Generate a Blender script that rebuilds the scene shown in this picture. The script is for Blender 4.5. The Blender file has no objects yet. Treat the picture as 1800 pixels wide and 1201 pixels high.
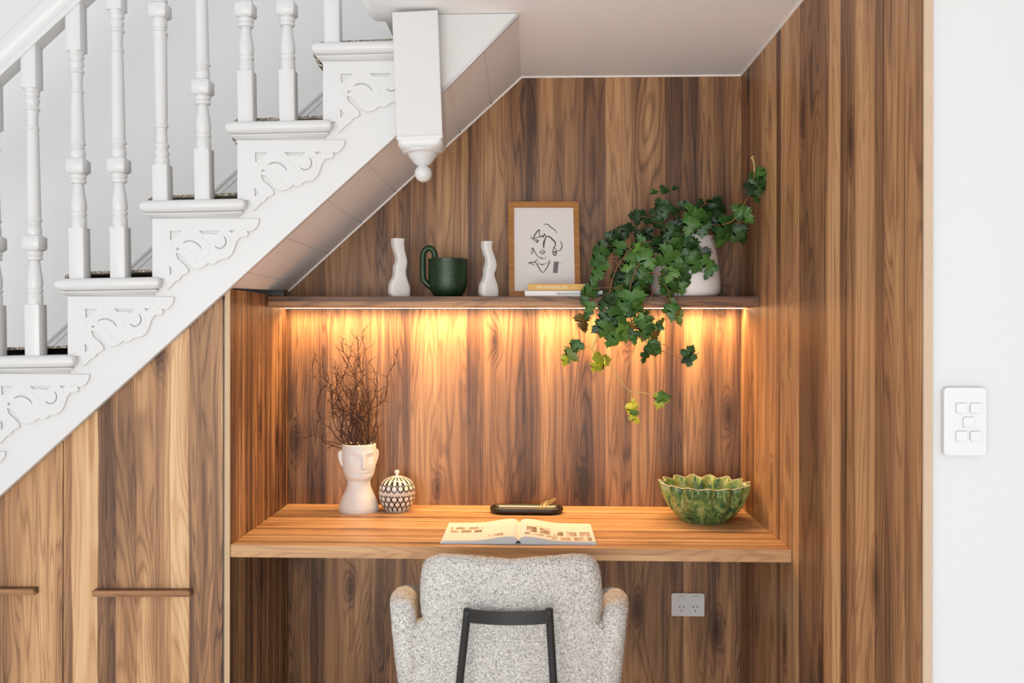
import bpy, bmesh, math, random
from mathutils import Vector, Matrix, noise as mnoise
sc = bpy.context.scene
C = sc.collection
PI = math.pi

# ------------------------------------------------------------------ camera, world, lights, exposure
YAW, ROLL, CX, CY, F, EYE = 0.0336, 0.0013, 881.3, 582.3, 1600.0, 1.346
cam = bpy.data.objects.new('camera', bpy.data.cameras.new('camera')); C.objects.link(cam)
cam.matrix_world = Matrix.Translation((0, 0, EYE)) @ Matrix.Rotation(YAW, 4, 'Z') @ Matrix.Rotation(PI/2, 4, 'X') @ Matrix.Rotation(ROLL, 4, 'Z')
cam.data.sensor_width = 36.0; cam.data.lens = 36.0*F/1800.0
cam.data.shift_x = (900-CX)/1800.0; cam.data.shift_y = -(600.5-CY)/1800.0
cam.data.clip_start = 0.05
sc.camera = cam
sc.view_settings.view_transform = 'Standard'; sc.view_settings.look = 'None'
sc.view_settings.gamma = 1.0; sc.view_settings.exposure = 0.20; sc.view_settings.use_curve_mapping = False

world = bpy.data.worlds.new('daylight'); sc.world = world; world.use_nodes = True
bg = world.node_tree.nodes['Background']
bg.inputs[0].default_value = (0.93, 0.96, 1.0, 1); bg.inputs[1].default_value = 0.84

def area(name, loc, target, sx, sy, power, col, spread=180):
    l = bpy.data.lights.new(name, 'AREA'); l.shape = 'RECTANGLE'; l.size = sx; l.size_y = sy
    l.energy = power; l.color = col; l.spread = math.radians(spread)
    o = bpy.data.objects.new(name, l); C.objects.link(o); o.location = loc
    o.rotation_euler = (Vector(target)-Vector(loc)).to_track_quat('-Z', 'Y').to_euler()
    return o
area('window_daylight', (-.7, -2.4, 0.95), (-.05, 3, 1.35), 3.4, 1.7, 92, (1.0, 0.975, 0.95))

area('shelf_led_light', (-0.065, 3.070, 1.4229), (-0.065, 3.05, 0.9), 1.53, 0.010, 9.0, (1.0, 0.62, 0.27), 150)

# ------------------------------------------------------------------ projection helpers (pixel of the photo + depth plane -> point)
def ray(px, py):
    u = (px-CX)/F; v = (py-CY)/F
    c, s = math.cos(ROLL), math.sin(ROLL)
    u, v = u*c+v*s, v*c-u*s
    return Vector((u*math.cos(YAW)-math.sin(YAW), u*math.sin(YAW)+math.cos(YAW), -v))
def at(px, py, Y):
    d = ray(px, py); t = Y/d.y
    return Vector((d.x*t, Y, EYE+d.z*t))
def atX(px, py, X):
    d = ray(px, py); t = X/d.x
    return Vector((X, d.y*t, EYE+d.z*t))
def atZ(px, py, Z):
    d = ray(px, py); t = (Z-EYE)/d.z
    return Vector((d.x*t, d.y*t, Z))
YB, YF, YS, YE = 3.13, 2.5234, 2.881, 1.687
XL, XR = -0.8442, 0.713
ZD, ZDB, ZS, ZSB, ZC = EYE-.5997, EYE-.6344, EYE+.1104, EYE+.078, EYE+.8749

# ------------------------------------------------------------------ node helper
class NT:
    def __init__(s, name):
        s.m = bpy.data.materials.new(name); s.m.use_nodes = True
        s.t = s.m.node_tree; s.b = s.t.nodes['Principled BSDF']
    def n(s, typ, **kw):
        x = s.t.nodes.new(typ)
        for k, v in kw.items(): setattr(x, k, v)
        return x
    def link(s, a, b): s.t.links.new(a, b)
    def put(s, sock, v):
        if hasattr(v, 'links') or isinstance(v, bpy.types.NodeSocket): s.link(v, sock)
        else: sock.default_value = v
    def math(s, op, a, b=0.0, c=None, clamp=False):
        x = s.n('ShaderNodeMath', operation=op); x.use_clamp = clamp
        s.put(x.inputs[0], a); s.put(x.inputs[1], b)
        if c is not None: s.put(x.inputs[2], c)
        return x.outputs[0]
    def pos(s, obj=False):
        if obj: o = s.n('ShaderNodeTexCoord').outputs['Object']
        else: o = s.n('ShaderNodeNewGeometry').outputs['Position']
        x = s.n('ShaderNodeSeparateXYZ'); s.link(o, x.inputs[0]); return x.outputs[0], x.outputs[1], x.outputs[2], o
    def vec(s, a, b, c):
        x = s.n('ShaderNodeCombineXYZ'); s.put(x.inputs[0], a); s.put(x.inputs[1], b); s.put(x.inputs[2], c); return x.outputs[0]
    def noise(s, v, scale=1.0, detail=2.0, rough=.5, dist=0.0, w=None):
        x = s.n('ShaderNodeTexNoise')
        if w is not None: x.noise_dimensions = '4D'; s.put(x.inputs['W'], w)
        s.put(x.inputs['Vector'], v); x.inputs['Scale'].default_value = scale
        x.inputs['Detail'].default_value = detail; x.inputs['Roughness'].default_value = rough
        x.inputs['Distortion'].default_value = dist
        return x.outputs[0]
    def ramp(s, f, stops, interp='LINEAR'):
        x = s.n('ShaderNodeValToRGB'); cr = x.color_ramp; cr.interpolation = interp
        for i, (p, c) in enumerate(stops):
            e = cr.elements[i] if i < 2 else cr.elements.new(p)
            e.position = p; e.color = (*c, 1) if hasattr(c, '__len__') else (c, c, c, 1)
        s.put(x.inputs[0], f); return x.outputs[0]
    def mix(s, f, a, b, mode='MIX'):
        x = s.n('ShaderNodeMix', data_type='RGBA', blend_type=mode)
        s.put(x.inputs[0], f); s.put(x.inputs[6], a); s.put(x.inputs[7], b); return x.outputs[2]
    def bump(s, h, strength=.2, dist=.002):
        x = s.n('ShaderNodeBump'); x.inputs['Strength'].default_value = strength; x.inputs['Distance'].default_value = dist
        s.put(x.inputs['Height'], h); s.link(x.outputs[0], s.b.inputs['Normal'])
    def out(s, col=None, rough=None, metal=None, spec=None):
        if col is not None: s.put(s.b.inputs['Base Color'], col if not isinstance(col, tuple) else (*col, 1)[:4])
        if rough is not None: s.put(s.b.inputs['Roughness'], rough)
        if metal is not None: s.put(s.b.inputs['Metallic'], metal)
        if spec is not None: s.b.inputs['Specular IOR Level'].default_value = spec
        return s.m

def plain(name, col, rough=.5, metal=0, var=.04, bump=0.0, bscale=60, spec=.5, nscale=9):
    t = NT(name); x, y, z, p = t.pos()
    nz = t.noise(p, nscale, 3)
    f = t.math('MULTIPLY_ADD', nz, 2*var, 1-var)
    c = t.mix(1.0, (*col, 1), t.vec(f, f, f), 'MULTIPLY')
    if bump: t.bump(t.noise(p, bscale, 3), bump, .002)
    return t.out(c, rough, metal, spec)

WAL = [(0.0, (.045, .021, .011)), (.22, (.118, .057, .031)), (.42, (.245, .122, .058)), (.60, (.385, .202, .094)),
       (.78, (.53, .305, .144)), (1.0, (.65, .434, .232))]
def wood(name, mode='v', planks=None, seed=0.0, gain=1.0, base=.5, pal=WAL, rough=.42, pw=7.0, spec=.35, amp=1.0, ct=1.0):
    """walnut veneer; mode v = vertical grain, h = grain along X"""
    t = NT(name); X, Y, Z, P = t.pos()
    if mode == 'v': u = t.math('ADD', X, Y); a = Z
    elif mode == 'vx': u = X; a = Z
    elif mode == 'vy': u = Y; a = Z
    else: u = t.math('ADD', Y, Z); a = X
    if planks:
        u0, u1 = planks[0][0], planks[-1][0]
        st = []
        for i, (q, t0, t1) in enumerate(planks[:-1]):
            p0 = (q-u0)/(u1-u0); p1 = (planks[i+1][0]-u0)/(u1-u0)
            st += [(p0 + (.0004 if i else 0), t0), (p1-.0004, t1)]
        wob = t.noise(t.vec(t.math('MULTIPLY', u, 7.0), 1.3, t.math('MULTIPLY', a, 2.4)), 1.0, 2, .5)
        uw = t.math('MULTIPLY_ADD', wob, .020, t.math('SUBTRACT', u, .010))
        f = t.math('MULTIPLY_ADD', uw, 1/(u1-u0), -u0/(u1-u0), clamp=True)
        tone = t.ramp(f, st[:32])
        w = t.math('MULTIPLY_ADD', tone, 9.0, seed)
        tone = t.math('MULTIPLY_ADD', tone, ct, base-.5*ct)
    else:
        v = t.n('ShaderNodeTexVoronoi', voronoi_dimensions='1D', feature='F1')
        t.put(v.inputs['W'], t.math('MULTIPLY_ADD', u, pw, seed))
        s2 = t.n('ShaderNodeSeparateColor'); t.link(v.outputs['Color'], s2.inputs[0])
        w = t.math('MULTIPLY', s2.outputs[0], 23.0)
        tone = t.math('MULTIPLY_ADD', s2.outputs[1], .42, base-.21)
    kv = t.n('ShaderNodeTexVoronoi', voronoi_dimensions='2D', feature='F1')
    t.put(kv.inputs['Vector'], t.vec(t.math('MULTIPLY_ADD', u, 6.2, seed), t.math('MULTIPLY_ADD', a, 1.9, seed), 0.0))
    kv.inputs['Scale'].default_value = 1.0
    ks = t.n('ShaderNodeSeparateColor'); t.link(kv.outputs['Color'], ks.inputs[0])
    kd = t.math('SUBTRACT', 1.0, t.math('DIVIDE', kv.outputs['Distance'], .23), clamp=True)
    knot = t.math('MULTIPLY', t.math('POWER', kd, 1.6), t.math('GREATER_THAN', ks.outputs[0], .62))
    n1 = t.noise(t.vec(t.math('MULTIPLY', u, 6.5), seed, t.math('MULTIPLY', a, .95)), 1.0, 1.6, .45, .55, w)
    fld = t.math('MULTIPLY_ADD', knot, .22, n1)
    fine = t.noise(t.vec(t.math('MULTIPLY', u, 380.0), seed, t.math('MULTIPLY', a, 7.0)), 1.0, 2.5, .6)
    jit = t.math('MULTIPLY_ADD', fine, .9, t.math('MULTIPLY', fld, 125.0))
    rings = t.math('SUBTRACT', .35, t.math('POWER', t.math('MULTIPLY_ADD', t.math('SINE', jit), .5, .5), 3.0))
    rings = t.math('MULTIPLY', rings, t.noise(t.vec(t.math('MULTIPLY', u, 9.0), 3.1, t.math('MULTIPLY', a, 1.3)), 1.0, 1, .5))
    st2 = t.noise(t.vec(t.math('MULTIPLY_ADD', u, 62.0, t.math('MULTIPLY', n1, 5.0)), seed+4, t.math('MULTIPLY', a, 1.1)), 1.0, 2.5, .6)
    dk = t.noise(t.vec(t.math('MULTIPLY_ADD', u, 13.0, t.math('MULTIPLY', n1, 4.0)), seed+9, t.math('MULTIPLY', a, .6)), 1.0, 1.5, .5)
    dkm = t.math('POWER', t.math('MULTIPLY_ADD', dk, 2.6, -1.05, clamp=True), 1.5)
    tt = t.math('MULTIPLY_ADD', t.math('SUBTRACT', n1, .5), .95*amp, tone)
    tt = t.math('MULTIPLY_ADD', rings, .32*amp, tt)
    tt = t.math('MULTIPLY_ADD', t.math('SUBTRACT', st2, .5), .50*amp, tt)
    tt = t.math('MULTIPLY_ADD', t.math('SUBTRACT', fine, .5), .36*amp, tt)
    tt = t.math('MULTIPLY_ADD', dkm, -.26*amp, tt)
    tt = t.math('MULTIPLY_ADD', knot, -.45*amp, tt, clamp=True)
    col = t.ramp(tt, pal)
    if gain != 1.0: col = t.mix(1.0, col, (gain, gain, gain, 1), 'MULTIPLY')
    t.bump(fine, .06, .001)
    return t.out(col, rough, 0, spec)

# ------------------------------------------------------------------ object helpers
def tag(o, label, cat, group=None, kind=None):
    o['label'] = label; o['category'] = cat
    if group: o['group'] = group
    if kind: o['kind'] = kind
    return o
def root(name, label, cat, loc, group=None):
    o = bpy.data.objects.new(name, None); C.objects.link(o); o.location = loc; o.empty_display_size = .05
    return tag(o, label, cat, group)
def rw(o):
    v = Vector(o.location)
    while o.parent: o = o.parent; v += Vector(o.location)
    return v
def obj(name, bm, mat, parent=None, origin=None, smooth=False, bevel=0, seg=2, sub=0, solid=0, auto=None):
    """verts of bm are in world metres; origin = where the object's own origin goes"""
    if isinstance(bm, bmesh.types.BMesh):
        me = bpy.data.meshes.new(name); bmesh.ops.recalc_face_normals(bm, faces=bm.faces); bm.to_mesh(me); bm.free()
    else: me = bm
    base = rw(parent) if parent else Vector((0, 0, 0))
    org = Vector(origin) if origin is not None else base
    me.transform(Matrix.Translation(-org))
    o = bpy.data.objects.new(name, me); C.objects.link(o)
    if parent: o.parent = parent
    o.location = org-base
    me.materials.append(mat)
    if smooth: me.polygons.foreach_set('use_smooth', [True]*len(me.polygons))
    if bevel:
        b = o.modifiers.new('bevel', 'BEVEL'); b.width = bevel; b.segments = seg; b.limit_method = 'ANGLE'; b.angle_limit = math.radians(35)
    if sub:
        s = o.modifiers.new('subd', 'SUBSURF'); s.levels = sub; s.render_levels = sub
    if auto:
        me.polygons.foreach_set('use_smooth', [True]*len(me.polygons))
        me.set_sharp_from_angle(angle=math.radians(auto))
    return o
def box(bm, x0, x1, y0, y1, z0, z1, M=None):
    vs = [bm.verts.new((x, y, z)) for z in (z0, z1) for y in (y0, y1) for x in (x0, x1)]
    for f in ((0, 2, 3, 1), (4, 5, 7, 6), (0, 1, 5, 4), (2, 6, 7, 3), (0, 4, 6, 2), (1, 3, 7, 5)):
        bm.faces.new([vs[i] for i in f])
    if M is not None:
        for v in vs: v.co = M @ v.co
    return vs
def bxo(*a): bm = bmesh.new(); box(bm, *a); return bm
def prism(bm, pts, y0, y1):
    """polygon in XZ extruded along Y"""
    a = [bm.verts.new((p[0], y0, p[-1])) for p in pts]; b = [bm.verts.new((p[0], y1, p[-1])) for p in pts]
    n = len(pts); bm.faces.new(a); bm.faces.new(b[::-1])
    for i in range(n): bm.faces.new([a[i], b[i], b[(i+1) % n], a[(i+1) % n]])
def prismv(bm, A, B):
    a = [bm.verts.new(p) for p in A]; b = [bm.verts.new(p) for p in B]; n = len(A)
    bm.faces.new(a); bm.faces.new(b[::-1])
    for i in range(n): bm.faces.new([a[i], b[i], b[(i+1) % n], a[(i+1) % n]])
def lathe(bm, prof, M=None, n=32, square=None, cap=True):
    """prof = [(r, z)]"""
    rings = []
    for r, z in prof:
        ring = []
        for i in range(n):
            a = 2*PI*i/n
            v = Vector((r*math.cos(a), r*math.sin(a), z))
            ring.append(bm.verts.new(M @ v if M is not None else v))
        rings.append(ring)
    for a, b in zip(rings, rings[1:]):
        for i in range(n): bm.faces.new([a[i], a[(i+1) % n], b[(i+1) % n], b[i]])
    if cap:
        bm.faces.new(rings[0][::-1]); bm.faces.new(rings[-1])
    return rings
def tube(bm, pts, r, n=6, caps=True):
    pts = [Vector(p) for p in pts]; m = len(pts)
    rr = r if hasattr(r, '__len__') else [r]*m
    if len(rr) != m: rr = [rr[0]+(rr[-1]-rr[0])*i/(m-1) for i in range(m)]
    t0 = (pts[1]-pts[0]).normalized()
    up = Vector((0, 0, 1)) if abs(t0.z) < .9 else Vector((1, 0, 0))
    nx = t0.cross(up).normalized(); rings = []
    for i, p in enumerate(pts):
        t = (pts[min(i+1, m-1)]-pts[max(i-1, 0)])
        t = t.normalized() if t.length > 1e-9 else t0
        nx = (nx-t*nx.dot(t)); nx = nx.normalized() if nx.length > 1e-6 else t.orthogonal().normalized()
        ny = t.cross(nx)
        rings.append([bm.verts.new(p+(nx*math.cos(2*PI*k/n)+ny*math.sin(2*PI*k/n))*rr[i]) for k in range(n)])
    for a, b in zip(rings, rings[1:]):
        for k in range(n): bm.faces.new([a[k], a[(k+1) % n], b[(k+1) % n], b[k]])
    if caps: bm.faces.new(rings[0][::-1]); bm.faces.new(rings[-1])
def smooth_path(pts, k=6):
    pts = [Vector(p) for p in pts]; out = []
    for i in range(len(pts)-1):
        p0 = pts[max(i-1, 0)]; p1 = pts[i]; p2 = pts[i+1]; p3 = pts[min(i+2, len(pts)-1)]
        for j in range(k):
            t = j/k
            out.append(.5*((2*p1)+(p2-p0)*t+(2*p0-5*p1+4*p2-p3)*t*t+(3*p1-p0-3*p2+p3)*t**3))
    out.append(pts[-1]); return out
def curve_mesh(splines, extrude, bevel=0.0, M=None, res=2):
    """filled 2D curve with holes -> mesh, XY plane"""
    cu = bpy.data.curves.new('tmp', 'CURVE'); cu.dimensions = '2D'; cu.fill_mode = 'BOTH'
    cu.extrude = extrude; cu.bevel_depth = bevel; cu.bevel_resolution = res
    for s in splines:
        sp = cu.splines.new('POLY'); sp.points.add(len(s)-1)
        for p, q in zip(sp.points, s): p.co = (q[0], q[1], 0, 1)
        sp.use_cyclic_u = True
    return from_curve(cu, M)
def from_curve(cu, M=None):
    o = bpy.data.objects.new('tmp', cu); C.objects.link(o)
    bpy.context.view_layer.update()
    me = bpy.data.meshes.new_from_object(o.evaluated_get(bpy.context.evaluated_depsgraph_get()))
    C.objects.unlink(o); bpy.data.objects.remove(o); bpy.data.curves.remove(cu)
    me.materials.clear()
    if M is not None: me.transform(M)
    return me
def text_mesh(s, size, M, extrude=.0003, space=1.0):
    cu = bpy.data.curves.new('tmp', 'FONT'); cu.body = s; cu.size = size; cu.extrude = extrude; cu.space_character = space
    return from_curve(cu, M)
def struct(name, bm, mat, **k):
    o = obj(name, bm, mat, **k); o['kind'] = 'structure'; return o
def rrect(w, h, r, n=6, cx=0, cy=0):
    o = []
    for (sx, sy, a0) in ((1, 1, 0), (-1, 1, 90), (-1, -1, 180), (1, -1, 270)):
        for i in range(n+1):
            a = math.radians(a0+90*i/n)
            o.append((cx+sx*(w/2-r)+r*math.cos(a), cy+sy*(h/2-r)+r*math.sin(a)))
    return o
XZ = Matrix(((1, 0, 0, 0), (0, 0, -1, 0), (0, 1, 0, 0), (0, 0, 0, 1)))   # curve XY -> world XZ, facing -Y

# ------------------------------------------------------------------ materials
def bplanks(tab, f): return [(f(p), a, b) for p, a, b in tab]
BACK = [(505, .34, .60), (545, .42, .60), (585, .62, .50), (655, .52, .28), (721, .74, .66), (770, .56, .52), (823, .26, .50),
        (851, .72, .70), (888, .50, .44), (925, .34, .50), (955, .52, .40), (1000, .42, .36), (1063, .74, .62), (1110, .54, .50), (1169, .24, .42),
        (1200, .70, .40), (1304, .3, .3)]
M_back = wood('walnut_back', 'vx', bplanks(BACK, lambda p: at(p, 700, YB).x), 1.7, base=.44, ct=.58)
DOOR = [(-140, .5, .6), (0, .45, .50), (35, .52, .56), (60, .70, .60), (85, .58, .48), (111, .46, .46), (128, .84, .76), (172, .18, .30), (204, .60, .66),
        (240, .56, .60), (274, .40, .58), (298, .80, .78), (331, .30, .42), (352, .46, .54), (400, .5, .5)]
M_door = wood('walnut_door', 'vx', bplanks(DOOR, lambda p: at(p, 900, YF).x), 5.3, base=.56, ct=.85)
RIGHT = [(1303, .45, .34), (1325, .36, .52), (1345, .60, .55), (1364, .78, .76), (1372, .34, .45), (1405, .74, .72), (1413, .32, .36), (1448, .40, .30),
         (1462, .72, .55), (1477, .92, .86), (1490, .26, .36), (1504, .46, .50), (1538, .76, .80), (1554, .36, .34), (1592, .60, .50), (1622, .5, .5)]
M_right = wood('walnut_right', 'vy', bplanks(RIGHT, lambda p: atX(p, 600, XR).y)[::-1] and sorted([(atX(p, 600, XR).y, a, b) for p, a, b in RIGHT]), 8.9, base=.47, amp=.9, gain=1.08, ct=.85)
M_left = wood('walnut_left', 'vy', None, 12.4, base=.46, pw=16)
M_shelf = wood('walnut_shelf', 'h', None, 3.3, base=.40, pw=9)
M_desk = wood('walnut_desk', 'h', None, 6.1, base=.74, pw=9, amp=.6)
M_handle = wood('walnut_handle', 'h', None, 2.2, base=.36, pw=40, amp=.6)
M_edge = plain('pale_edge', (.50, .36, .25), .5, var=.08, nscale=30)
M_edge2 = plain('tan_edge', (.50, .34, .19), .5, var=.1, nscale=30)
M_frame = wood('oak_frame', 'h', None, 1.2, base=.62, pw=60, amp=.35, pal=[(0, (.16, .06, .015)), (.5, (.36, .15, .038)), (1, (.48, .23, .07))])
M_white = plain('white_paint', (.80, .795, .78), .45, var=.012, nscale=3)
M_trim = plain('white_gloss_trim', (.635, .63, .62), .32, var=.012, bump=.03, bscale=25, nscale=4)
M_wall = plain('stair_wall_paint', (.70, .69, .68), .7, var=.015, nscale=1.2)
M_hall = plain('hall_wall_paint', (.61, .61, .61), .7, var=.008, nscale=1.5)
M_ceil = plain('ceiling_paint', (.90, .89, .885), .75, var=.015, nscale=2)
M_soffit = plain('soffit_paint', (.88, .88, .89), .6, var=.03, nscale=5)
M_caulk = plain('caulk', (.85, .80, .75), .6)
M_dark = plain('dark_gap', (.03, .028, .026), .8)
M_floor = plain('pale_floor', (.86, .84, .81), .6, var=.04)
M_black = plain('black_metal', (.018, .017, .016), .42, spec=.4)
M_plastic = plain('white_plastic', (.66, .66, .66), .30, var=.01)
M_ceramic = plain('matt_white_ceramic', (.76, .75, .73), .6, var=.02, bump=.04, bscale=200)
M_pot = plain('white_pot', (.80, .78, .77), .28, var=.01)
M_brass = plain('brass_wire', (.85, .58, .22), .25, metal=1)
M_page = plain('book_page', (.70, .68, .65), .55, var=.02)
M_pageedge = plain('page_edge', (.60, .66, .70), .6, var=.05, nscale=60)
M_twig = plain('brown_twig', (.075, .026, .012), .5, var=.4, nscale=50)
M_stem = plain('vine_stem', (.25, .11, .05), .5, var=.2, nscale=40)
M_stemy = plain('pale_vine_stem', (.50, .38, .13), .5, var=.2, nscale=40)

# ------------------------------------------------------------------ the setting
struct('floor', bxo(-3.2, 3.2, -3.2, 3.4, -.05, 0), M_floor)
zt = 3.6
bm = bmesh.new(); qa, qb = at(507, 509, YB), at(916, 133, YB)
prism(bm, [(XL-.016, 0), (XR+.016, 0), (XR+.016, ZC), (qb.x, ZC), (qa.x, qa.z), (XL-.016, qa.z)], YB, YB+.018)
struct('wall_back', bm, M_back)
struct('wall_stair', bxo(-3.0, XR+.2, YB+.03, YB+.13, 0, zt), M_wall)
struct('wall_right', bxo(XR, XR+.012, YE+.001, YB, 0, ZC), M_right)
struct('wall_left', bxo(XL-.0145, XL, YF, YB, 0, at(404, 508, YF).z), M_left)
struct('wall_hall', bxo(XR+.017, 3.2, YE+.004, YE+.12, 0, 2.9), M_hall)
bm = bmesh.new(); box(bm, XR, XR+.016, YE-.006, YE+.004, 0, ZC)
struct('trim_1', bm, M_edge, bevel=.001)
struct('trim_2', bxo(XL-.0145, XL, YF-.004, YF, 0, at(404, 509, YF).z), M_edge2)
XO = atZ(664, 35, ZC).x
# landing / ceiling with a rounded edge where the stairwell opens
bm = bmesh.new()
pr = [(XR+.03, ZC), (XR+.03, ZC+.26), (XO-.028, ZC+.26), (XO-.028, ZC+.03)]
pr += [(XO-.028+.028*(1-math.cos(a)), ZC+.03-.03*math.sin(a)) for a in (.4, .8, 1.2, PI/2)]
prism(bm, pr, .2, 2.56)
box(bm, XO+.02, XR+.03, 2.56, YB+.03, ZC, ZC+.26)
struct('ceiling', bm, M_ceil)
bm = bmesh.new(); box(bm, XR+.03, 3.2, .2, YE+.1, ZC, ZC+.1)
struct('ceiling_hall', bm, M_ceil)
# caulk lines
pA, pB = at(507, 511, YB), at(916, 135.5, YB)
bm = bmesh.new(); box(bm, pB.x, XR, YB-.005, YB, ZC-.005, ZC); box(bm, XR-.004, XR, YE, YB, ZC-.005, ZC)
dn = Vector((pB-pA)).normalized(); nn = Vector((dn.z, 0, -dn.x))
prismv(bm, [pA, pB, pB+nn*.006, pA+nn*.006], [p+Vector((0, -.006, 0)) for p in (pA, pB, pB+nn*.006, pA+nn*.006)])
struct('trim_3', bm, M_caulk)

# ------------------------------------------------------------------ staircase
TILT = .017
ex = Vector((math.cos(TILT), 0, math.sin(TILT))); ez = Vector((-math.sin(TILT), 0, math.cos(TILT)))
RT = Matrix.Rotation(-TILT, 4, 'Y')
YT = 2.468
O = at(393, 212, YT); S = (O-at(92, 489.5, YT))*.5
O = Vector((O.x, 0, O.z)); S = Vector((S.x, 0, S.z))
def L(k, a, b, y=0): # local offset from corner k
    return O+S*k+ex*a+ez*b+Vector((0, y, 0))
TL, TH, RI = .297, .034, .028
Sx = S.dot(ex); Sz = S.dot(ez)
stair = root('staircase', 'white painted staircase climbing over the desk nook, with scroll brackets under its treads', 'staircase', (-1.2, 2.6, 0))
# stringer (closed outline in the plane Y=2.5)
YSF = 2.500
low = [at(-110, 972, YSF), at(0, 871.5, YSF), at(404, 506, YSF), at(692, 243, YSF), at(773, 166, YSF), at(911, 27, YSF)]
top = []
for k in range(1, -6, -1):
    top.append(L(k, RI+Sx, -TH)); top.append(L(k, RI, -TH))
up = [Vector((low[-1].x, 0, ZC-.001)), Vector((L(1, RI+Sx, -TH).x, 0, ZC-.001))]
bm = bmesh.new()
prism(bm, [(p.x, p.z) for p in low+up[:1]+up[1:]+top], YSF, YSF+.024)
obj('stringer', bm, M_trim, stair, bevel=.004, seg=3)
# bead along the lower edge of the stringer right of the newel
bm = bmesh.new(); tube(bm, [at(775, 163, YSF), at(909, 28, YSF)], .0045, 8); obj('bead', bm, M_trim, stair, smooth=True)
# soffit under the stairs, in boards
fa, fb = at(400, 507, YSF+.02), at(911, 27.5, YSF+.02)
fb.z = ZC-.001
fr = [0, .057, .19, .332, .472, .61, .757, .88, 1.0]; bk = [0, .032, .169, .315, .460, .597, .735, .87, 1.0]
bm = bmesh.new()
upv = Vector((0, 0, .012))
for i in range(len(fr)-1):
    g0 = .006 if i else 0; g1 = .0
    a = fa.lerp(fb, fr[i]+g0); b = fa.lerp(fb, fr[i+1]); c = pA.lerp(pB, bk[i+1]); d = pA.lerp(pB, bk[i]+g0)
    prismv(bm, [a, b, c, d], [a+upv, b+upv, c+upv, d+upv])
prismv(bm, [p+Vector((0, 0, .006)) for p in (fa, fb, pB, pA)], [p+Vector((0, 0, .03)) for p in (fa, fb, pB, pA)])
obj('soffit', bm, M_soffit, stair, bevel=.0015)
def bullnose(bm, k):
    # tread with rounded nosing on the front end and both sides
    n = 6; r = TH/2; rings = []
    for j in range(n+1):
        a = -PI/2+PI*j/n; ins = r*(1-math.cos(a)); z = -TH/2+r*math.sin(a)
        q = .010
        rings.append([bm.verts.new(L(k, x, z, y)) for x, y in ((ins, 3.12), (ins, YT+ins+q), (ins+q*.3, YT+ins+q*.3), (ins+q, YT+ins),
                     (TL-ins-q, YT+ins), (TL-ins-q*.3, YT+ins+q*.3), (TL-ins, YT+ins+q), (TL-ins, 3.12))])
    for a, b in zip(rings, rings[1:]):
        for i in range(8): bm.faces.new([a[i], a[(i+1) % 8], b[(i+1) % 8], b[i]])
    bm.faces.new(rings[0][::-1]); bm.faces.new(rings[-1])
for k in range(1, -6, -1):
    bm = bmesh.new(); bullnose(bm, k); obj('tread', bm, M_trim, stair, auto=40)
    bm = bmesh.new()
    # cove moulding under the tread end
    pts = []
    pf = [(0.016, -TH-.001), (0.019, -TH-.007), (.028, -TH-.013), (.030, -TH-.020)]
    rr = []
    for (d, z) in pf:
        x0 = d-.004; x1 = TL-d+.004; yy = YT+d-.0
        rr.append([bm.verts.new(L(k, x0, z, 2.56)), bm.verts.new(L(k, x0, z, yy)), bm.verts.new(L(k, x1, z, yy)), bm.verts.new(L(k, x1, z, 2.56))])
    for a, b in zip(rr, rr[1:]):
        for i in range(4): bm.faces.new([a[i], a[(i+1) % 4], b[(i+1) % 4], b[i]])
    bm.faces.new(rr[0]); bm.faces.new(rr[-1][::-1])
    obj('cove_moulding', bm, M_trim, stair, auto=60)
    bm = bmesh.new(); A = [L(k, RI+.002, -TH, 2.52), L(k, RI+.02, -TH, 2.52), L(k, RI+.02, -Sz, 2.52), L(k, RI+.002, -Sz, 2.52)]
    prismv(bm, A, [p+Vector((0, .6, 0)) for p in A]); obj('riser', bm, M_trim, stair)
# scroll brackets: fretwork board, outline read as offsets from tread corner in photo pixels, scaled to metres
def PXo(x, y): # px of the photo next to tread at (393,212)
    v = at(x, y, YSF-.004)-at(393, 212, YSF-.004); v = Vector((v.x, 0, v.z))
    return (v.dot(ex), v.dot(ez))
outl = [(412, 243), (600, 243), (599, 251), (594, 259), (587, 264), (577, 264), (581, 268), (578, 274), (566, 275), (560, 283), (556, 296), (551, 306),
        (543, 313), (529, 315), (523, 321), (515, 323), (510, 320), (501, 328), (490, 331), (481, 328), (474, 321), (467, 310), (461, 304), (452, 303), (456, 314), (466, 322), (474, 331),
        (475, 337), (468, 341), (463, 343), (459, 350), (452, 353), (445, 361), (440, 366), (434, 348), (412, 348)]
def arcband(cx, cy, rx, ry, a0, a1, w, n=14):
    o = []
    for i in range(n+1):
        a = math.radians(a0+(a1-a0)*i/n); e = math.sin(PI*i/n)**.6*w/2+.35
        o.append((cx+(rx+e)*math.cos(a), cy-(ry+e)*math.sin(a)))
    for i in range(n, -1, -1):
        a = math.radians(a0+(a1-a0)*i/n); e = math.sin(PI*i/n)**.6*w/2+.35
        o.append((cx+(rx-e)*math.cos(a), cy-(ry-e)*math.sin(a)))
    return o
holes = [[(442, 264), (465, 264), (443, 282)], [(493, 263.5), (531, 263.5), (525, 271), (512, 269), (500, 270)], [(546, 262.5), (560, 262.5), (552, 268)],
         [(441, 324), (450, 335), (442, 343)], [(455, 293), (463, 295), (453, 300)], arcband(478, 305, 22, 23, 20, 128, 3), arcband(531, 283, 11, 12, -150, 60, 3)]
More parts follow.
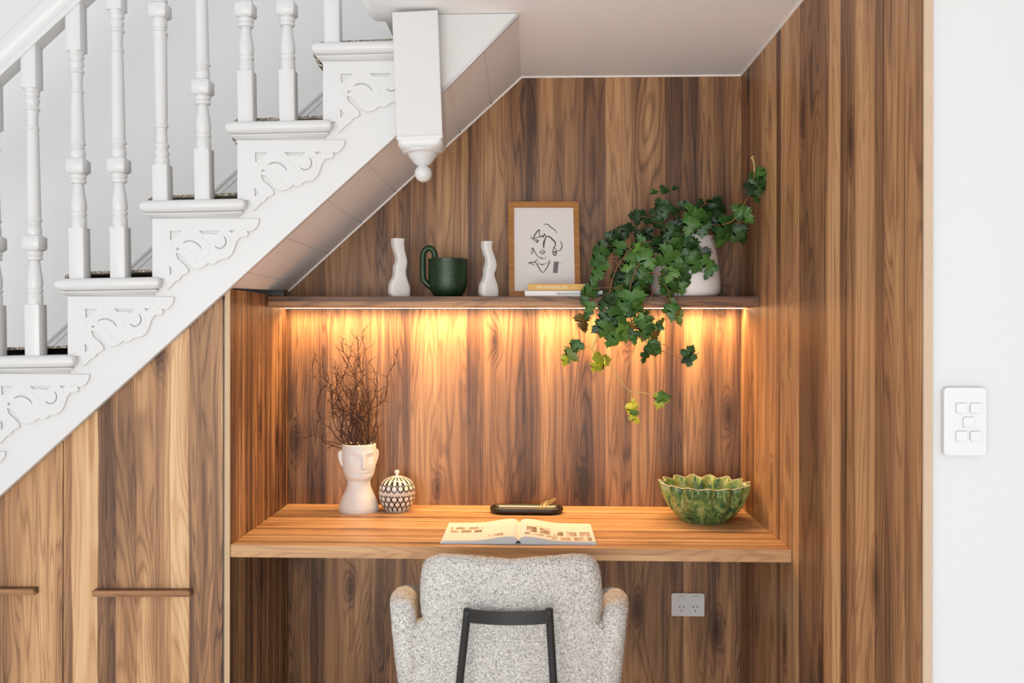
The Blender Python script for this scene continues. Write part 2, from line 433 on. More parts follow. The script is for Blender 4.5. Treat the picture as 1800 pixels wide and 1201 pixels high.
for k in range(1, -6, -1):
    xmax = 287 if k == 1 else None
    me = curve_mesh([[PXo(*p) for p in outl]]+[[PXo(*p) for p in h] for h in holes], .0022, .0008)
    c = L(k, 0, 0, YSF-.0032)
    me.transform(Matrix.Translation(c) @ RT @ XZ)
    obj('scroll_bracket', me, M_trim, stair)
    bm = bmesh.new()   # carved relief scrolls on the board
    for sc_ in (smooth_path([(463, 294, 0), (474, 298, 0), (484, 305, 0), (492, 312, 0), (488, 318, 0), (482, 314, 0)], 5),
                smooth_path([(466, 270, 0), (452, 280, 0), (446, 293, 0), (450, 308, 0)], 5),
                smooth_path([(505, 318, 0), (512, 300, 0), (508, 284, 0), (494, 274, 0), (476, 273, 0)], 5),
                smooth_path([(541, 308, 0), (549, 296, 0), (549, 280, 0), (540, 270, 0), (528, 272, 0)], 5),
                smooth_path([(560, 270, 0), (572, 262, 0), (588, 256, 0)], 5)):
        pp = []
        for q in sc_:
            a, b = PXo(q.x, q.y); pp.append(L(k, a, b, YSF-.0056))
        m = len(pp); tube(bm, pp, [.0004+.0010*math.sin(PI*i/(m-1)) for i in range(m)], 8)
    obj('carved_scroll', bm, M_trim, stair, smooth=True)
# skirting board up the stair wall
bm = bmesh.new()
a, b = at(-60, 735, YB+.03), at(640, 99, YB+.03)
dn = (b-a).normalized(); nn = Vector((-dn.z, 0, dn.x))
if nn.z < 0: nn = -nn
prismv(bm, [a, b, b-nn*.30, a-nn*.30], [p+Vector((0, -.014, 0)) for p in (a, b, b-nn*.30, a-nn*.30)])
tube(bm, [a+Vector((0, -.012, 0)), b+Vector((0, -.012, 0))], .009, 8)
tube(bm, [a-nn*.022+Vector((0, -.013, 0)), b-nn*.022+Vector((0, -.013, 0))], .004, 8)
struct('baseboard_stair', bm, M_trim, auto=40)
# carpet runner
t = NT('stair_carpet'); x, y, z, p = t.pos()
nz = t.noise(p, 170, 3, .7)
M_carpet = t.out(t.ramp(nz, [(.36, (.10, .08, .06)), (.50, (.34, .28, .22)), (.62, (.70, .64, .55))]), .95, 0, .1)
t.bump(nz, 1.0, .006)
prof = []
for k in range(-5, 3):
    prof += [(k, RI-.010, -Sz+.026), (k, RI-.010, -TH-.014), (k, .004, -TH-.012), (k, -.010, -TH*.5), (k, -.004, .012), (k, .012, .022)]
pts = [L(k, a, b) for k, a, b in prof if True]
bm = bmesh.new(); y0, y1 = 2.545, 3.08
off = []
for i, q in enumerate(pts):
    d = (pts[min(i+1, len(pts)-1)]-pts[max(i-1, 0)]).normalized(); off.append(q-Vector((-d.z, 0, d.x))*.008)
rows = [[bm.verts.new((q.x, yy, q.z)) for q in lst] for lst, yy in ((pts, y0), (pts, y1), (off, y1), (off, y0))]
for i in range(len(pts)-1):
    for r in range(4):
        a, b = rows[r], rows[(r+1) % 4]; bm.faces.new([a[i], a[i+1], b[i+1], b[i]])
bm.faces.new([rows[r][0] for r in range(4)]); bm.faces.new([rows[r][-1] for r in range(4)][::-1])
tag(obj('stair_carpet', bm, M_carpet, origin=(-1.0, 2.8, 1.2)), 'speckled brown carpet runner laid up the white stair treads', 'carpet')

# ------------------------------------------------------------------ balustrade
bal = root('balustrade', 'white balustrade of turned spindles and sloping handrail standing on the stair treads', 'balustrade', (-1.2, 2.505, 0))
PXM = 2.505/1600*1.003
def bal_parts(bm, prof_px, M):
    """prof_px: list of ('b', z0, z1, half, chamfer) blocks or ('t', [(r,z)...]) turned"""
    for it in prof_px:
        if it[0] == 'b':
            _, z0, z1, h, ch = it
            z0 *= PXM; z1 *= PXM; h *= PXM; ch *= PXM
            rings = []
            for z, hh, e in ((z0, h-ch, 1), (z0+ch, h, 0), (z1-ch, h, 0), (z1, h-ch, 1)) if ch else ((z0, h, 0), (z1, h, 0)):
                e = .0015
                rings.append([bm.verts.new(M @ Vector((x, y, z))) for x, y in ((-hh+e, -hh), (hh-e, -hh), (hh, -hh+e), (hh, hh-e), (hh-e, hh), (-hh+e, hh), (-hh, hh-e), (-hh, -hh+e))])
            for a, b in zip(rings, rings[1:]):
                for i in range(8): bm.faces.new([a[i], a[(i+1) % 8], b[(i+1) % 8], b[i]])
            bm.faces.new(rings[0][::-1]); bm.faces.new(rings[-1])
        else:
            lathe(bm, [(r*PXM, z*PXM) for r, z in it[1]], M, 24)
def profile(total, top):
    s = total   # height (px) where the top block starts
    lowt = [(12.5, 90), (12.8, 93), (12.8, 108), (11.2, 110), (11.2, 111), (13.2, 113), (13.2, 117), (11.5, 119), (12.4, 122), (13.2, 128), (12.8, 137), (10.8, 150), (9.0, 164), (8.6, 169),
            (12.5, 170), (13.6, 173), (12.6, 176), (11.5, 177), (13.6, 180), (13.6, 184), (12, 186)]
    mid = [(12, 213), (12, 216), (12.6, 222), (12.4, 227), (10.5, 230), (12.2, 232), (10.6, 234), (10.8, 237), (13.5, 239), (13.5, 242), (11.8, 244), (11.8, 252)]
    e = s-70
    sh = [(11.6, 254), (10.4, e-20), (9.8, e-3), (11.2, e-2), (11.2, e+2), (9.2, e+3), (9.2, e+15), (10.2, e+30), (10.2, e+31), (12.9, e+33), (12.9, e+36), (10.6, e+38), (10.4, e+42), (12.6, e+48), (12.6, e+51), (10.8, e+53), (10.8, e+56),
          (12.4, e+58), (12.8, e+61), (11.6, e+64), (13.2, e+66), (13.2, e+70)]
    return [('b', 0, 90, 13.5, 0), ('t', lowt), ('b', 186, 214, 15.5, 4), ('t', mid+sh), ('b', s, s+top, 13.5, 0)]
def flip(pr, H):
    o = []
    for it in pr:
        if it[0] == 'b': o.append(('b', H-it[2], H-it[1], it[3], it[4]))
        else: o.append(('t', [(r, H-z) for r, z in it[1]][::-1]))
    return o
mesh_cache = {}
def baluster(k, a, typ):
    if typ not in mesh_cache:
        bm = bmesh.new()
        pr = {'short': profile(404, 90), 'long': profile(475, 90), 'flip': flip(profile(475, 63), 538)+[('b', 535, 600, 13.5, 0)]}[typ]
        bal_parts(bm, pr, RT)
        me = bpy.data.meshes.new('baluster'); bmesh.ops.recalc_face_normals(bm, faces=bm.faces); bm.to_mesh(me); bm.free()
        me.materials.append(M_trim); me.polygons.foreach_set('use_smooth', [True]*len(me.polygons)); me.set_sharp_from_angle(angle=math.radians(50))
        mesh_cache[typ] = me
    o = bpy.data.objects.new('baluster', mesh_cache[typ]); C.objects.link(o); o.parent = bal
    o.location = L(k, a, 0, 2.507)-Vector(bal.location)
for k, a, t_ in ((-3, .172, 'long'), (-2, .058, 'short'), (-2, .174, 'long'), (-1, .054, 'flip'), (-1, .172, 'long'), (0, .054, 'short'), (0, .170, 'long'), (1, .056, 'short'), (-3, .056, 'short'), (-4, .172, 'long')):
    baluster(k, a, t_)
# handrail: moulded section swept along the pitch
sd = S.normalized(); sn = Vector((-sd.z, 0, sd.x))
p0 = at(66, 72, 2.484); p0 = Vector((p0.x, 0, p0.z))
sec = [(-.024, 0), (-.026, .012), (-.020, .020), (-.028, .030), (-.034, .048), (-.030, .070), (-.016, .082), (.016, .082), (.030, .070), (.034, .048), (.028, .030), (.020, .020), (.026, .012), (.024, 0)]
bm = bmesh.new()
A = [p0-sd*.9+sn*b+Vector((0, 2.507+a, 0)) for a, b in sec]; B = [p0+sd*1.3+sn*b+Vector((0, 2.507+a, 0)) for a, b in sec]
prismv(bm, A, B); obj('handrail', bm, M_trim, bal, auto=50)
# newel that hangs below the landing, leaning slightly
nw = root('newel_post', 'square white newel post hanging below the landing with a turned ball drop', 'newel post', at(737, 245, 2.50))
TN = Matrix.Rotation(-.040, 4, 'Y')
YN = 2.448; nl = at(697.5, 241, YN); nr_ = at(778, 240, YN); hw = (nr_.x-nl.x)/2; cx0 = (nl.x+nr_.x)/2; zb = nl.z
NM = Matrix.Translation((cx0, YN+hw*.87, zb)) @ TN
htop = (at(740, 19, YN).z-zb)
bm = bmesh.new(); box(bm, -hw, hw, -hw*.87, hw*.87, 0, htop, NM); obj('post', bm, M_trim, nw, bevel=.002)
bm = bmesh.new()
def sqring(h, z, c, n=4):
    pts = rrect(2*h, 2*h*.93, c, 5); return [bm.verts.new(NM @ Vector((x, y, z))) for x, y in pts]
u = PXM*.985
R_ = [sqring(hw*1.02, .002, .003), sqring(hw*1.03, -.003, .004), sqring(hw*.97, -.008*1, .01), sqring(hw*.985, -.016, .014), sqring(hw*.95, -.023, .022), sqring(hw*.90, -.028, .034), sqring(hw*.88, -.030, .036)]
for a, b in zip(R_, R_[1:]):
    n = len(a)
    for i in range(n): bm.faces.new([a[i], a[(i+1) % n], b[(i+1) % n], b[i]])
bm.faces.new(R_[0]); bm.faces.new(R_[-1][::-1])
obj('moulded_cap', bm, M_trim, nw, auto=50)
bm = bmesh.new()
pr = [(36, -17), (36, -20), (34, -22), (27, -22.5), (25.5, -26), (22, -31), (18.5, -36), (15.5, -40), (12.5, -42.5), (11, -44)]
ball = [(15.5*math.cos(a), -58+15.5*math.sin(a)) for a in [math.radians(d) for d in range(60, -91, -12)]]
lathe(bm, [(r*u, z*u) for r, z in pr+ball if r > .2]+[(.0003, -73.4*u)], NM, 40)
obj('ball_drop', bm, M_trim, nw, smooth=True)

# ------------------------------------------------------------------ cupboard under the stairs
cab = root('understairs_cupboard', 'walnut cupboard with two sloped doors under the white stair stringer', 'cupboard', (-1.3, 2.55, 0))
def door(px0, px1, hx0, hx1, hy):
    x0 = at(px0, 900, YF).x; x1 = at(px1, 900, YF).x
    a, b = at(0, 874.5, YF), at(392, 520, YF)
    zt_ = lambda x: a.z+(b.z-a.z)*(x-a.x)/(b.x-a.x)
    bm = bmesh.new(); prism(bm, [(x0, .03), (x1, .03), (x1, zt_(x1)), (x0, max(zt_(x0), .05))], YF+.001, YF+.019)
    d = obj('door', bm, M_door, cab, bevel=.0008)
    h0 = at(hx0, hy, YF-.03); h1 = at(hx1, hy, YF-.03)
    bm = bmesh.new()
    hz = .0092
    prism(bm, [(h0.x, h0.z-hz), (h1.x, h1.z-hz), (h1.x, h1.z+hz), (h0.x, h0.z+hz)], YF-.030, YF+.002)
    for v in bm.verts:
        if v.co.y < YF-.02 and v.co.z < h0.z: v.co.y += .008
    obj('handle', bm, M_handle, d, bevel=.0012)
door(111.2, 391, 160, 332, 1045.5)
door(-160, 109.6, -115, 57, 1042.5)
bm = bmesh.new(); box(bm, at(-160, 900, YF).x, at(393, 900, YF).x, YF+.03, YB-.01, .02, .9); obj('carcass', bm, M_dark, cab)
bm = bmesh.new(); h = at(395.5, 519, YF); box(bm, h.x-.004, h.x+.004, YF-.001, YF+.01, h.z-.012, h.z+.012); obj('hinge', bm, M_black, cab)
bm = bmesh.new(); box(bm, at(391.5, 700, YF).x, at(397.5, 700, YF).x, YF+.006, YF+.03, .02, at(394, 528, YF).z)  # open gap beside the door; its shade is painted as a grey strip
obj('gap_shade_strip', bm, plain('grey_gap_shade', (.20, .17, .14), .6), cab)

# ------------------------------------------------------------------ desk, shelf, led strip
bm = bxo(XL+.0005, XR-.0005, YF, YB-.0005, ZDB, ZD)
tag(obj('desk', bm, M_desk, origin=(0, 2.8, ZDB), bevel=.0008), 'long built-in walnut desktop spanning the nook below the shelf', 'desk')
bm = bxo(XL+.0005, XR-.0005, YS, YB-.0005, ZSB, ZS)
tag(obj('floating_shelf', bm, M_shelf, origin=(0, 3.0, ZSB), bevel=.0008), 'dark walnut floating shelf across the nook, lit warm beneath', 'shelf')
led = root('led_strip', 'slim glowing warm light strip under the walnut shelf', 'light strip', (-.06, 3.080, ZSB))
bm = bxo(XL+.003, XR-.003, 3.071, 3.089, ZSB-.0004, ZSB-.0001); obj('channel', bm, plain('aluminium', (.7, .68, .64), .35, metal=1), led)
t = NT('led_diffuser'); t.b.inputs['Emission Color'].default_value = (1.0, .65, .33, 1); t.b.inputs['Emission Strength'].default_value = 60.0
bm = bmesh.new(); se = [(3.080+.0065*math.cos(a), ZSB-.0004-.0005*math.sin(a)) for a in [PI*i/8 for i in range(9)]]
prismv(bm, [Vector((XL+.004, y, z)) for y, z in se], [Vector((XR-.004, y, z)) for y, z in se]); obj('diffuser', bm, t.out((1, .9, .7), .5), led)
# ------------------------------------------------------------------ wall plates
def plate(name, label, cat, c, w, h, rockers, slots, r=.006):
    rt = root(name, label, cat, c)
    me = curve_mesh([rrect(w, h, r)], .004, .0012); me.transform(Matrix.Translation(c+Vector((0, -.0055, 0))) @ XZ); obj('cover_plate', me, M_plastic, rt)
    for (a, b) in rockers:
        me = curve_mesh([rrect(.0185, .0165, .003)], .0016, .0006); me.transform(Matrix.Translation(c+Vector((a, -.0122, b))) @ Matrix.Rotation(.05, 4, 'X') @ XZ)
        k = obj('rocker', me, M_plastic, rt)
        me = curve_mesh([rrect(.0205, .0185, .0036)], .0002); me.transform(Matrix.Translation(c+Vector((a, -.0108, b))) @ XZ); obj('rocker_gap', me, plain('plate_gap', (.30, .30, .30), .6), rt)
    for (a, b, ang) in slots:
        me = curve_mesh([rrect(.0022, .0085, .0006)], .0003); me.transform(Matrix.Translation(c+Vector((a, -.0110, b))) @ Matrix.Rotation(ang, 4, 'Y') @ XZ); obj('socket_slot', me, M_dark, rt)
c = at(1692.5, 740.5, YE+.002); PS = YE/1600
plate('light_switch', 'white wall plate with five square switches beside the walnut panel edge', 'light switch', c, 70*PS, 115*PS,
      [((x-1692.5)*PS, (740.5-y)*PS) for x, y in ((1685, 717), (1709, 717), (1697, 741), (1685, 765), (1709, 765))], [])
c = at(1208.5, 1062, YB); PS = YB/1600*.985
plate('power_outlet', 'white double power socket on the walnut back wall below the desk', 'power outlet', c, 57*PS, 39.5*PS,
      [((x-1208.5)*PS, .0215) for x in (1197, 1221.5)],
      [((x-1208.5)*PS+d, z, an) for x in (1197, 1221.5) for d, z, an in ((-.0065, -.006, .5), (.0065, -.006, -.5), (0, -.0205, 0))])

# ------------------------------------------------------------------ generic soft pad: star-shaped outline, rounded rim
def pad(outline, th, r, place, n=96, m=18, c=(0, 0)):
    """outline: list of 2D points (closed), place(a, b, h)->Vector; h in [-th/2, th/2]"""
    pts = [Vector((p[0], p[1], 0)) for p in outline]; pts = smooth_path(pts+[pts[0]], 6)[:-1]
    L_ = [0]
    for i in range(len(pts)): L_.append(L_[-1]+(pts[(i+1) % len(pts)]-pts[i]).length)
    ring = []
    for i in range(n):
        s = L_[-1]*i/n
        j = max(k for k in range(len(pts)) if L_[k] <= s+1e-12); f = (s-L_[j])/max(L_[j+1]-L_[j], 1e-9)
        ring.append(pts[j].lerp(pts[(j+1) % len(pts)], f))
    cc = Vector((c[0], c[1], 0)); bm = bmesh.new(); rows = {}
    R = sum((p-cc).length for p in ring)/n
    rho = [1-(1-q)*1.0 for q in [((k+1)/m) for k in range(m)]]
    rho = [1-((1-q)**1.7) for q in rho]
    for side in (1, -1):
        rs = []
        for k, q in enumerate(rho):
            if q >= .9999 and side == -1: rs.append(rows[1][-1]); continue
            row = []
            for p in ring:
                d = (p-cc).length*(1-q); e = min(d/r, 1); h = side*th/2*math.sqrt(max(0, 1-(1-e)**2))
                v = cc.lerp(p, q); row.append(bm.verts.new(place(v.x, v.y, h)))
            rs.append(row)
        rows[side] = rs
        cv = bm.verts.new(place(cc.x, cc.y, side*th/2))
        for i in range(n): bm.faces.new([cv, rs[0][i], rs[0][(i+1) % n]])
        for a, b in zip(rs, rs[1:]):
            for i in range(n): bm.faces.new([a[i], b[i], b[(i+1) % n], a[(i+1) % n]])
    return bm
def roughen(bm, amp, scale):
    bm.normal_update()
    for v in bm.verts: v.co += v.normal*amp*mnoise.noise(v.co*scale)

# ------------------------------------------------------------------ armchair seen from behind
t = NT('boucle'); x, y, z, p = t.pos(True)
v = t.n('ShaderNodeTexVoronoi', feature='F1'); t.link(p, v.inputs['Vector']); v.inputs['Scale'].default_value = 330
n1 = t.noise(p, 420, 3, .65, .4); n2 = t.noise(p, 190, 3, .6, .8)
f = t.math('ADD', t.math('MULTIPLY', n1, .6), t.math('MULTIPLY', n2, .4))
cc_ = t.ramp(f, [(.37, (.16, .145, .135)), (.44, (.46, .43, .40)), (.50, (.74, .71, .67)), (.60, (.90, .87, .83))])
t.bump(t.math('SUBTRACT', n2, t.math('MULTIPLY', v.outputs['Distance'], .6)), 1.0, .0045)
M_boucle = t.out(cc_, .95, 0, .1)
YCH = 2.225
ch = root('armchair', 'pale speckled boucle armchair with black metal frame, its back to the viewer at the desk', 'chair', at(897, 1200, 2.42)*1.0)
ch.location.z = 0
X0 = at(897, 1050, YCH).x
def cp(px, py): q = at(px, py, YCH); return (q.x-X0, q.z)
ol = [(897, 988), (840, 984), (790, 981.5), (762, 984), (744, 994), (736, 1014), (733, 1050), (733, 1085), (736, 1104), (722, 1112), (704, 1130), (697, 1165), (700, 1230), (712, 1290), (760, 1330),
      (897, 1335), (1034, 1330), (1082, 1290), (1092, 1230), (1094, 1165), (1088, 1130), (1072, 1112), (1058, 1104), (1062, 1085), (1062, 1050), (1058, 1014), (1050, 994), (1034, 984), (1004, 981.5), (955, 984)]
ol = [cp(*q) for q in ol]
def plc(a, b, h):
    yy = YCH+.035+h+.55*a*a - (b-.6)*.16 + .02
    return Vector((X0+a, yy, b))
bm = pad(ol, .070, .034, plc, n=260, m=46, c=(0, .58)); roughen(bm, .0035, 190)
obj('backrest', bm, M_boucle, ch, smooth=True)
for s, xs in ((-1, (687, 745)), (1, (1101, 1050))):
    xo = at(xs[0], 1090, YCH+.05).x-X0
    o2 = [(2.285, .50), (2.275, .60), (2.29, .655), (2.33, .668), (2.42, .662), (2.52, .640), (2.60, .61), (2.64, .56), (2.64, .44), (2.50, .40), (2.34, .40)]
    def pla(a, b, h, s=s, xo=xo):
        lean = (b-.60)*.10
        out = .0+.018*math.sin(min(max((a-2.27)/.4, 0), 1)*PI)
        return Vector((X0+xo-s*.034+s*(lean+out)+h, a, b))
    bm = pad(o2, .064, .032, pla, n=160, m=34, c=(2.46, .54)); roughen(bm, .003, 190)
    obj('armrest', bm, M_boucle, ch, smooth=True)
o3 = [(-.24, 2.32), (-.25, 2.50), (-.24, 2.70), (-.12, 2.74), (.12, 2.74), (.24, 2.70), (.25, 2.50), (.24, 2.32), (0, 2.28)]
bm = pad([(a, b) for a, b in o3], .11, .05, lambda a, b, h: Vector((X0+a, b, .42+h)), n=80, m=16, c=(0, 2.52)); obj('seat', bm, M_boucle, ch, smooth=True)
def cq(px, py, Y): return at(px, py, Y)
YR = YCH-.040
for s, pp in ((-1, [(822, 1071), (815, 1135), (808, 1201), (803, 1255)]), (1, [(965, 1071), (969, 1135), (973, 1201), (977, 1255)])):
    P = [cq(a, b, YR+.010*i+.002) for i, (a, b) in enumerate(pp)]
    foot = Vector((X0+s*.245, YR-.03, .0)); P2 = smooth_path([P[0], P[1], P[2], P[3], Vector((X0+s*.16, YR+.05, .37)), foot], 5)
    bm = bmesh.new(); tube(bm, P2, .0096, 16); obj('rear_leg', bm, M_black, ch, smooth=True)
    bm = bmesh.new(); tube(bm, [Vector((X0+s*.17, 2.62, .37)), Vector((X0+s*.25, 2.72, 0))], [.0115, .008], 14); obj('front_leg', bm, M_black, ch, smooth=True)
bm = bmesh.new()
n = 24; rows = []
a0, b0, a1 = cq(823, 1070, YR), cq(823, 1093, YR), cq(964, 1070, YR)
for i in range(n+1):
    f = i/n; sag = 4*f*(1-f); xx = a0.x+(a1.x-a0.x)*f; yy = YR-.004+.022*sag
    z1 = a0.z-.0125*sag; z0 = z1-.0315
    rows.append([bm.verts.new((xx, yy-.004, z0)), bm.verts.new((xx, yy-.004, z1)), bm.verts.new((xx, yy+.004, z1)), bm.verts.new((xx, yy+.004, z0))])
for a, b in zip(rows, rows[1:]):
    for i in range(4): bm.faces.new([a[i], a[(i+1) % 4], b[(i+1) % 4], b[i]])
bm.faces.new(rows[0][::-1]); bm.faces.new(rows[-1])
obj('frame_rail', bm, M_black, ch, auto=40)
bm = bmesh.new(); box(bm, X0-.18, X0+.18, 2.30, 2.66, .352, .368); obj('seat_support', bm, M_black, ch)
bm = bmesh.new(); tube(bm, [plc(cp(x_, 1135)[0], cp(x_, 1135)[1], -.0350) for x_ in range(824, 966, 6)], .0006, 6); obj('seam', bm, plain('seam_thread', (.35, .33, .31), .9), ch)

# ------------------------------------------------------------------ shelf objects
def zpx(zx, zy): return 660+zx/4.5, 340+zy/4.5
def wavy(label, rowsz, Yc, rot):
    rows = [(zpx(a, y), zpx(b, y)) for y, a, b in rowsz]
    c0 = at((rows[-1][0][0]+rows[-1][1][0])/2, 522, Yc); base = Vector((c0.x, Yc, ZS))
    zb_ = at(rows[-1][0][0], rows[-1][0][1], Yc).z
    P = [(at(l[0], l[1], Yc).x-c0.x, at(r[0], r[1], Yc).x-c0.x, at(l[0], l[1], Yc).z-zb_+ZS) for l, r in rows]
    left = smooth_path([Vector((p[0], 0, p[2])) for p in P], 6); right = smooth_path([Vector((p[1], 0, p[2])) for p in P], 6)
    bm = bmesh.new(); rings = []; n = 28
    for l, r in zip(left, right):
        w = (r.x-l.x)/2*1.0; cx = (r.x+l.x)/2; th = min(.019, w*.9)
        ring = []
        for i in range(n):   # rounded slab section
            a = 2*PI*i/n; ca, sa = math.cos(a), math.sin(a)
            qx = math.copysign(abs(ca)**.42, ca)*w*.86; qy = math.copysign(abs(sa)**.55, sa)*th
            xx = cx/1.0+qx*math.cos(rot)-qy*math.sin(rot); yy = qx*math.sin(rot)+qy*math.cos(rot)
            ring.append(bm.verts.new((base.x+xx, Yc+yy, l.z)))
        rings.append(ring)
    for a, b in zip(rings, rings[1:]):
        for i in range(n): bm.faces.new([a[i], a[(i+1) % n], b[(i+1) % n], b[i]])
    bm.faces.new(rings[-1])
    # hollow mouth
    top_ = rings[0]; cm = sum((v.co for v in top_), Vector())/n
    inn = [bm.verts.new(cm+(v.co-cm)*.72) for v in top_]; dn_ = [bm.verts.new(cm+(v.co-cm)*.66-Vector((0, 0, .03))) for v in top_]
    for i in range(n):
        j = (i+1) % n; bm.faces.new([top_[i], inn[i], inn[j], top_[j]]); bm.faces.new([inn[i], dn_[i], dn_[j], inn[j]])
    bm.faces.new(dn_)
    o = obj('wavy_vase', bm, M_ceramic, origin=base, auto=50)
    tag(o, label, 'vase')
wavy('taller white wavy vase, first object at the left end of the shelf',
     [(360, 122, 232), (400, 122, 229), (450, 135, 233), (500, 150, 245), (540, 151, 252), (580, 134, 250), (620, 134, 243), (660, 128, 250), (700, 102, 268), (740, 88, 285), (790, 87, 288), (822, 105, 282)], 2.955, .55)
wavy('shorter white wavy vase on the shelf between dark green cup and framed drawing',
     [(382, 835, 928), (430, 836, 921), (480, 852, 936), (520, 865, 950), (560, 862, 958), (600, 850, 955), (640, 850, 941), (680, 838, 951), (720, 811, 974), (770, 804, 985), (800, 806, 984), (822, 820, 978)], 2.955, .55)
# green cup with tall loop handle
t = NT('green_glaze'); x, y, z, p = t.pos()
nz = t.noise(p, 420, 2, .6); nb = t.noise(p, 30, 3)
col = t.ramp(nz, [(.42, (.003, .014, .005)), (.56, (.010, .040, .012)), (.66, (.10, .17, .09))])
t.bump(nz, .5, .0015)
M_green = t.out(t.mix(.4, col, t.ramp(nb, [(.3, (.004, .018, .008)), (.7, (.012, .055, .018))])), .30, .25, .6)
Yc = 2.965; c0 = at(787.5, 521, Yc); k = Yc/1600
cup = root('green_cup', 'dark green glazed cup with a tall loop handle on the shelf', 'cup', (c0.x, Yc, ZS))
CM = Matrix.Translation((c0.x, Yc, ZS))
bm = bmesh.new()
lathe(bm, [(r*k, z*k) for r, z in ((20, 0), (25, 3), (30, 10), (33.5, 20), (34.8, 32), (34.8, 67), (33.6, 67.5), (33.2, 60), (32.5, 20), (22, 6), (2, 5))], CM, 48)
obj('bowl', bm, M_green, cup, auto=50)
bm = bmesh.new()
hp = [(784-24, 506), (752, 500), (745.5, 492), (744, 478), (744, 455), (745.5, 444), (752, 437.5), (759, 438), (764, 445), (765.5, 456), (765, 470)]
P = smooth_path([Vector((at(a, b, Yc).x, Yc-.012+.0*i, at(a, b, Yc).z)) for i, (a, b) in enumerate(hp)], 5)
m = len(P); n = 12; rings = []
tube(bm, P, .0098, 14)
obj('handle', bm, M_green, cup, smooth=True)
# framed line drawing
Yfb, Yft = 3.045, 3.10
fr_ = root('picture_frame', 'oak framed line drawing of a face leaning on the back wall', 'framed picture', (at(956, 522, Yfb).x, Yfb, ZS))
q00 = at(894.5, 521.5, Yfb); q00.z = ZS; q10 = at(1020.5, 521.5, Yfb); q10.z = ZS; q01 = at(893.5, 357.5, Yft); q11 = at(1017, 357.5, Yft)
def fp(u, v, d=0.0):
    b = q00.lerp(q10, u); t_ = q01.lerp(q11, u); r = b.lerp(t_, v)
    return r+Vector((0, -1, .3)).normalized()*d
bm = bmesh.new(); fu, fv = .078, .060
o_ = [(0, 0), (1, 0), (1, 1), (0, 1)]; i_ = [(fu, fv), (1-fu, fv), (1-fu, 1-fv), (fu, 1-fv)]
for a in range(4):
    b = (a+1) % 4; loop = [o_[a], o_[b], i_[b], i_[a]]
    prismv(bm, [fp(*q, .016) for q in loop], [fp(*q, 0) for q in loop])
obj('frame', bm, M_frame, fr_, bevel=.0008)
bm = bmesh.new(); loop = [(fu-.01, fv-.01), (1-fu+.01, fv-.01), (1-fu+.01, 1-fv+.01), (fu-.01, 1-fv+.01)]
prismv(bm, [fp(*q, .009) for q in loop], [fp(*q, .001) for q in loop])
pr_ = obj('paper', bm, plain('drawing_paper', (.74, .71, .69), .5, var=.01), fr_)
def fpx(zx, zy, d=.0098):   # coordinates read in the 6x crop at (880,340)
    X_, Y_ = 880+zx/6.005, 340+zy/6.005
    v = (521.5-Y_)/(521.5-357.5); u = (X_-(894.5-1.0*v))/((1020.5-3.5*v)-(894.5-1.0*v))
    return fp(u, v, d)
strokes = [([(455, 345), (480, 335), (505, 345), (530, 370), (565, 390), (595, 430)], 5), ([(322, 460), (330, 485), (350, 490), (360, 450), (405, 395), (408, 440), (415, 470)], 6),
           ([(350, 490), (385, 475), (415, 470), (440, 455), (445, 475), (465, 435), (470, 465), (485, 460)], 5), ([(470, 480), (490, 465), (520, 470), (545, 495), (575, 525), (575, 560), (560, 590)], 7),
           ([(478, 480), (462, 510), (455, 550), (455, 588)], 9), ([(350, 510), (375, 500), (405, 510)], 5), ([(368, 515), (380, 525), (395, 516), (385, 508)], 6),
           ([(335, 580), (322, 620), (330, 645), (345, 620), (335, 582), (355, 610), (380, 655), (410, 680), (440, 695), (470, 690), (480, 675)], 4),
           ([(412, 625), (435, 608), (450, 612), (468, 625), (450, 645), (425, 642), (412, 626)], 4), ([(415, 626), (440, 630), (466, 624)], 3),
           ([(628, 508), (645, 545), (645, 580), (625, 608), (590, 618)], 5), ([(565, 575), (552, 605), (555, 645), (575, 660), (588, 640), (580, 600), (567, 577)], 6), ([(560, 620), (580, 635)], 8),
           ([(290, 738), (330, 732), (360, 730), (395, 695)], 5), ([(292, 738), (325, 748), (360, 760)], 4), ([(362, 728), (385, 755), (420, 815), (450, 840)], 5), ([(512, 705), (515, 735), (480, 800), (450, 842)], 5),
           ([(385, 728), (410, 750), (437, 755), (475, 748), (508, 728)], 3), ([(437, 748), (437, 762)], 8), ([(430, 675), (438, 690)], 4), ([(600, 730), (650, 748)], 1.5)]
bm = bmesh.new()
for pts_, w in strokes:
    pth = smooth_path([Vector((a, b, 0)) for a, b in pts_], 4)
    m = len(pth); up_, lo_ = [], []
    for i, q in enumerate(pth):
        d = (pth[min(i+1, m-1)]-pth[max(i-1, 0)]); d = d.normalized() if d.length > 1e-6 else Vector((1, 0, 0)); nrm = Vector((-d.y, d.x, 0))
        ww = w*(.45+.55*math.sin(PI*min(max(i/(m-1), .05), .95)))*.95
        up_.append(bm.verts.new(fpx(*(q+nrm*ww).xy))); lo_.append(bm.verts.new(fpx(*(q-nrm*ww).xy)))
    for i in range(m-1): bm.faces.new([up_[i], up_[i+1], lo_[i+1], lo_[i]])
for i in range(7):
    a = 552+i*7.3
    vs = [bm.verts.new(fpx(*q)) for q in ((a+10, 725), (a+15.2, 726), (a+5.2, 842), (a, 841))]; bm.faces.new(vs)
obj('ink_drawing', bm, plain('ink', (.045, .045, .05), .8), pr_)
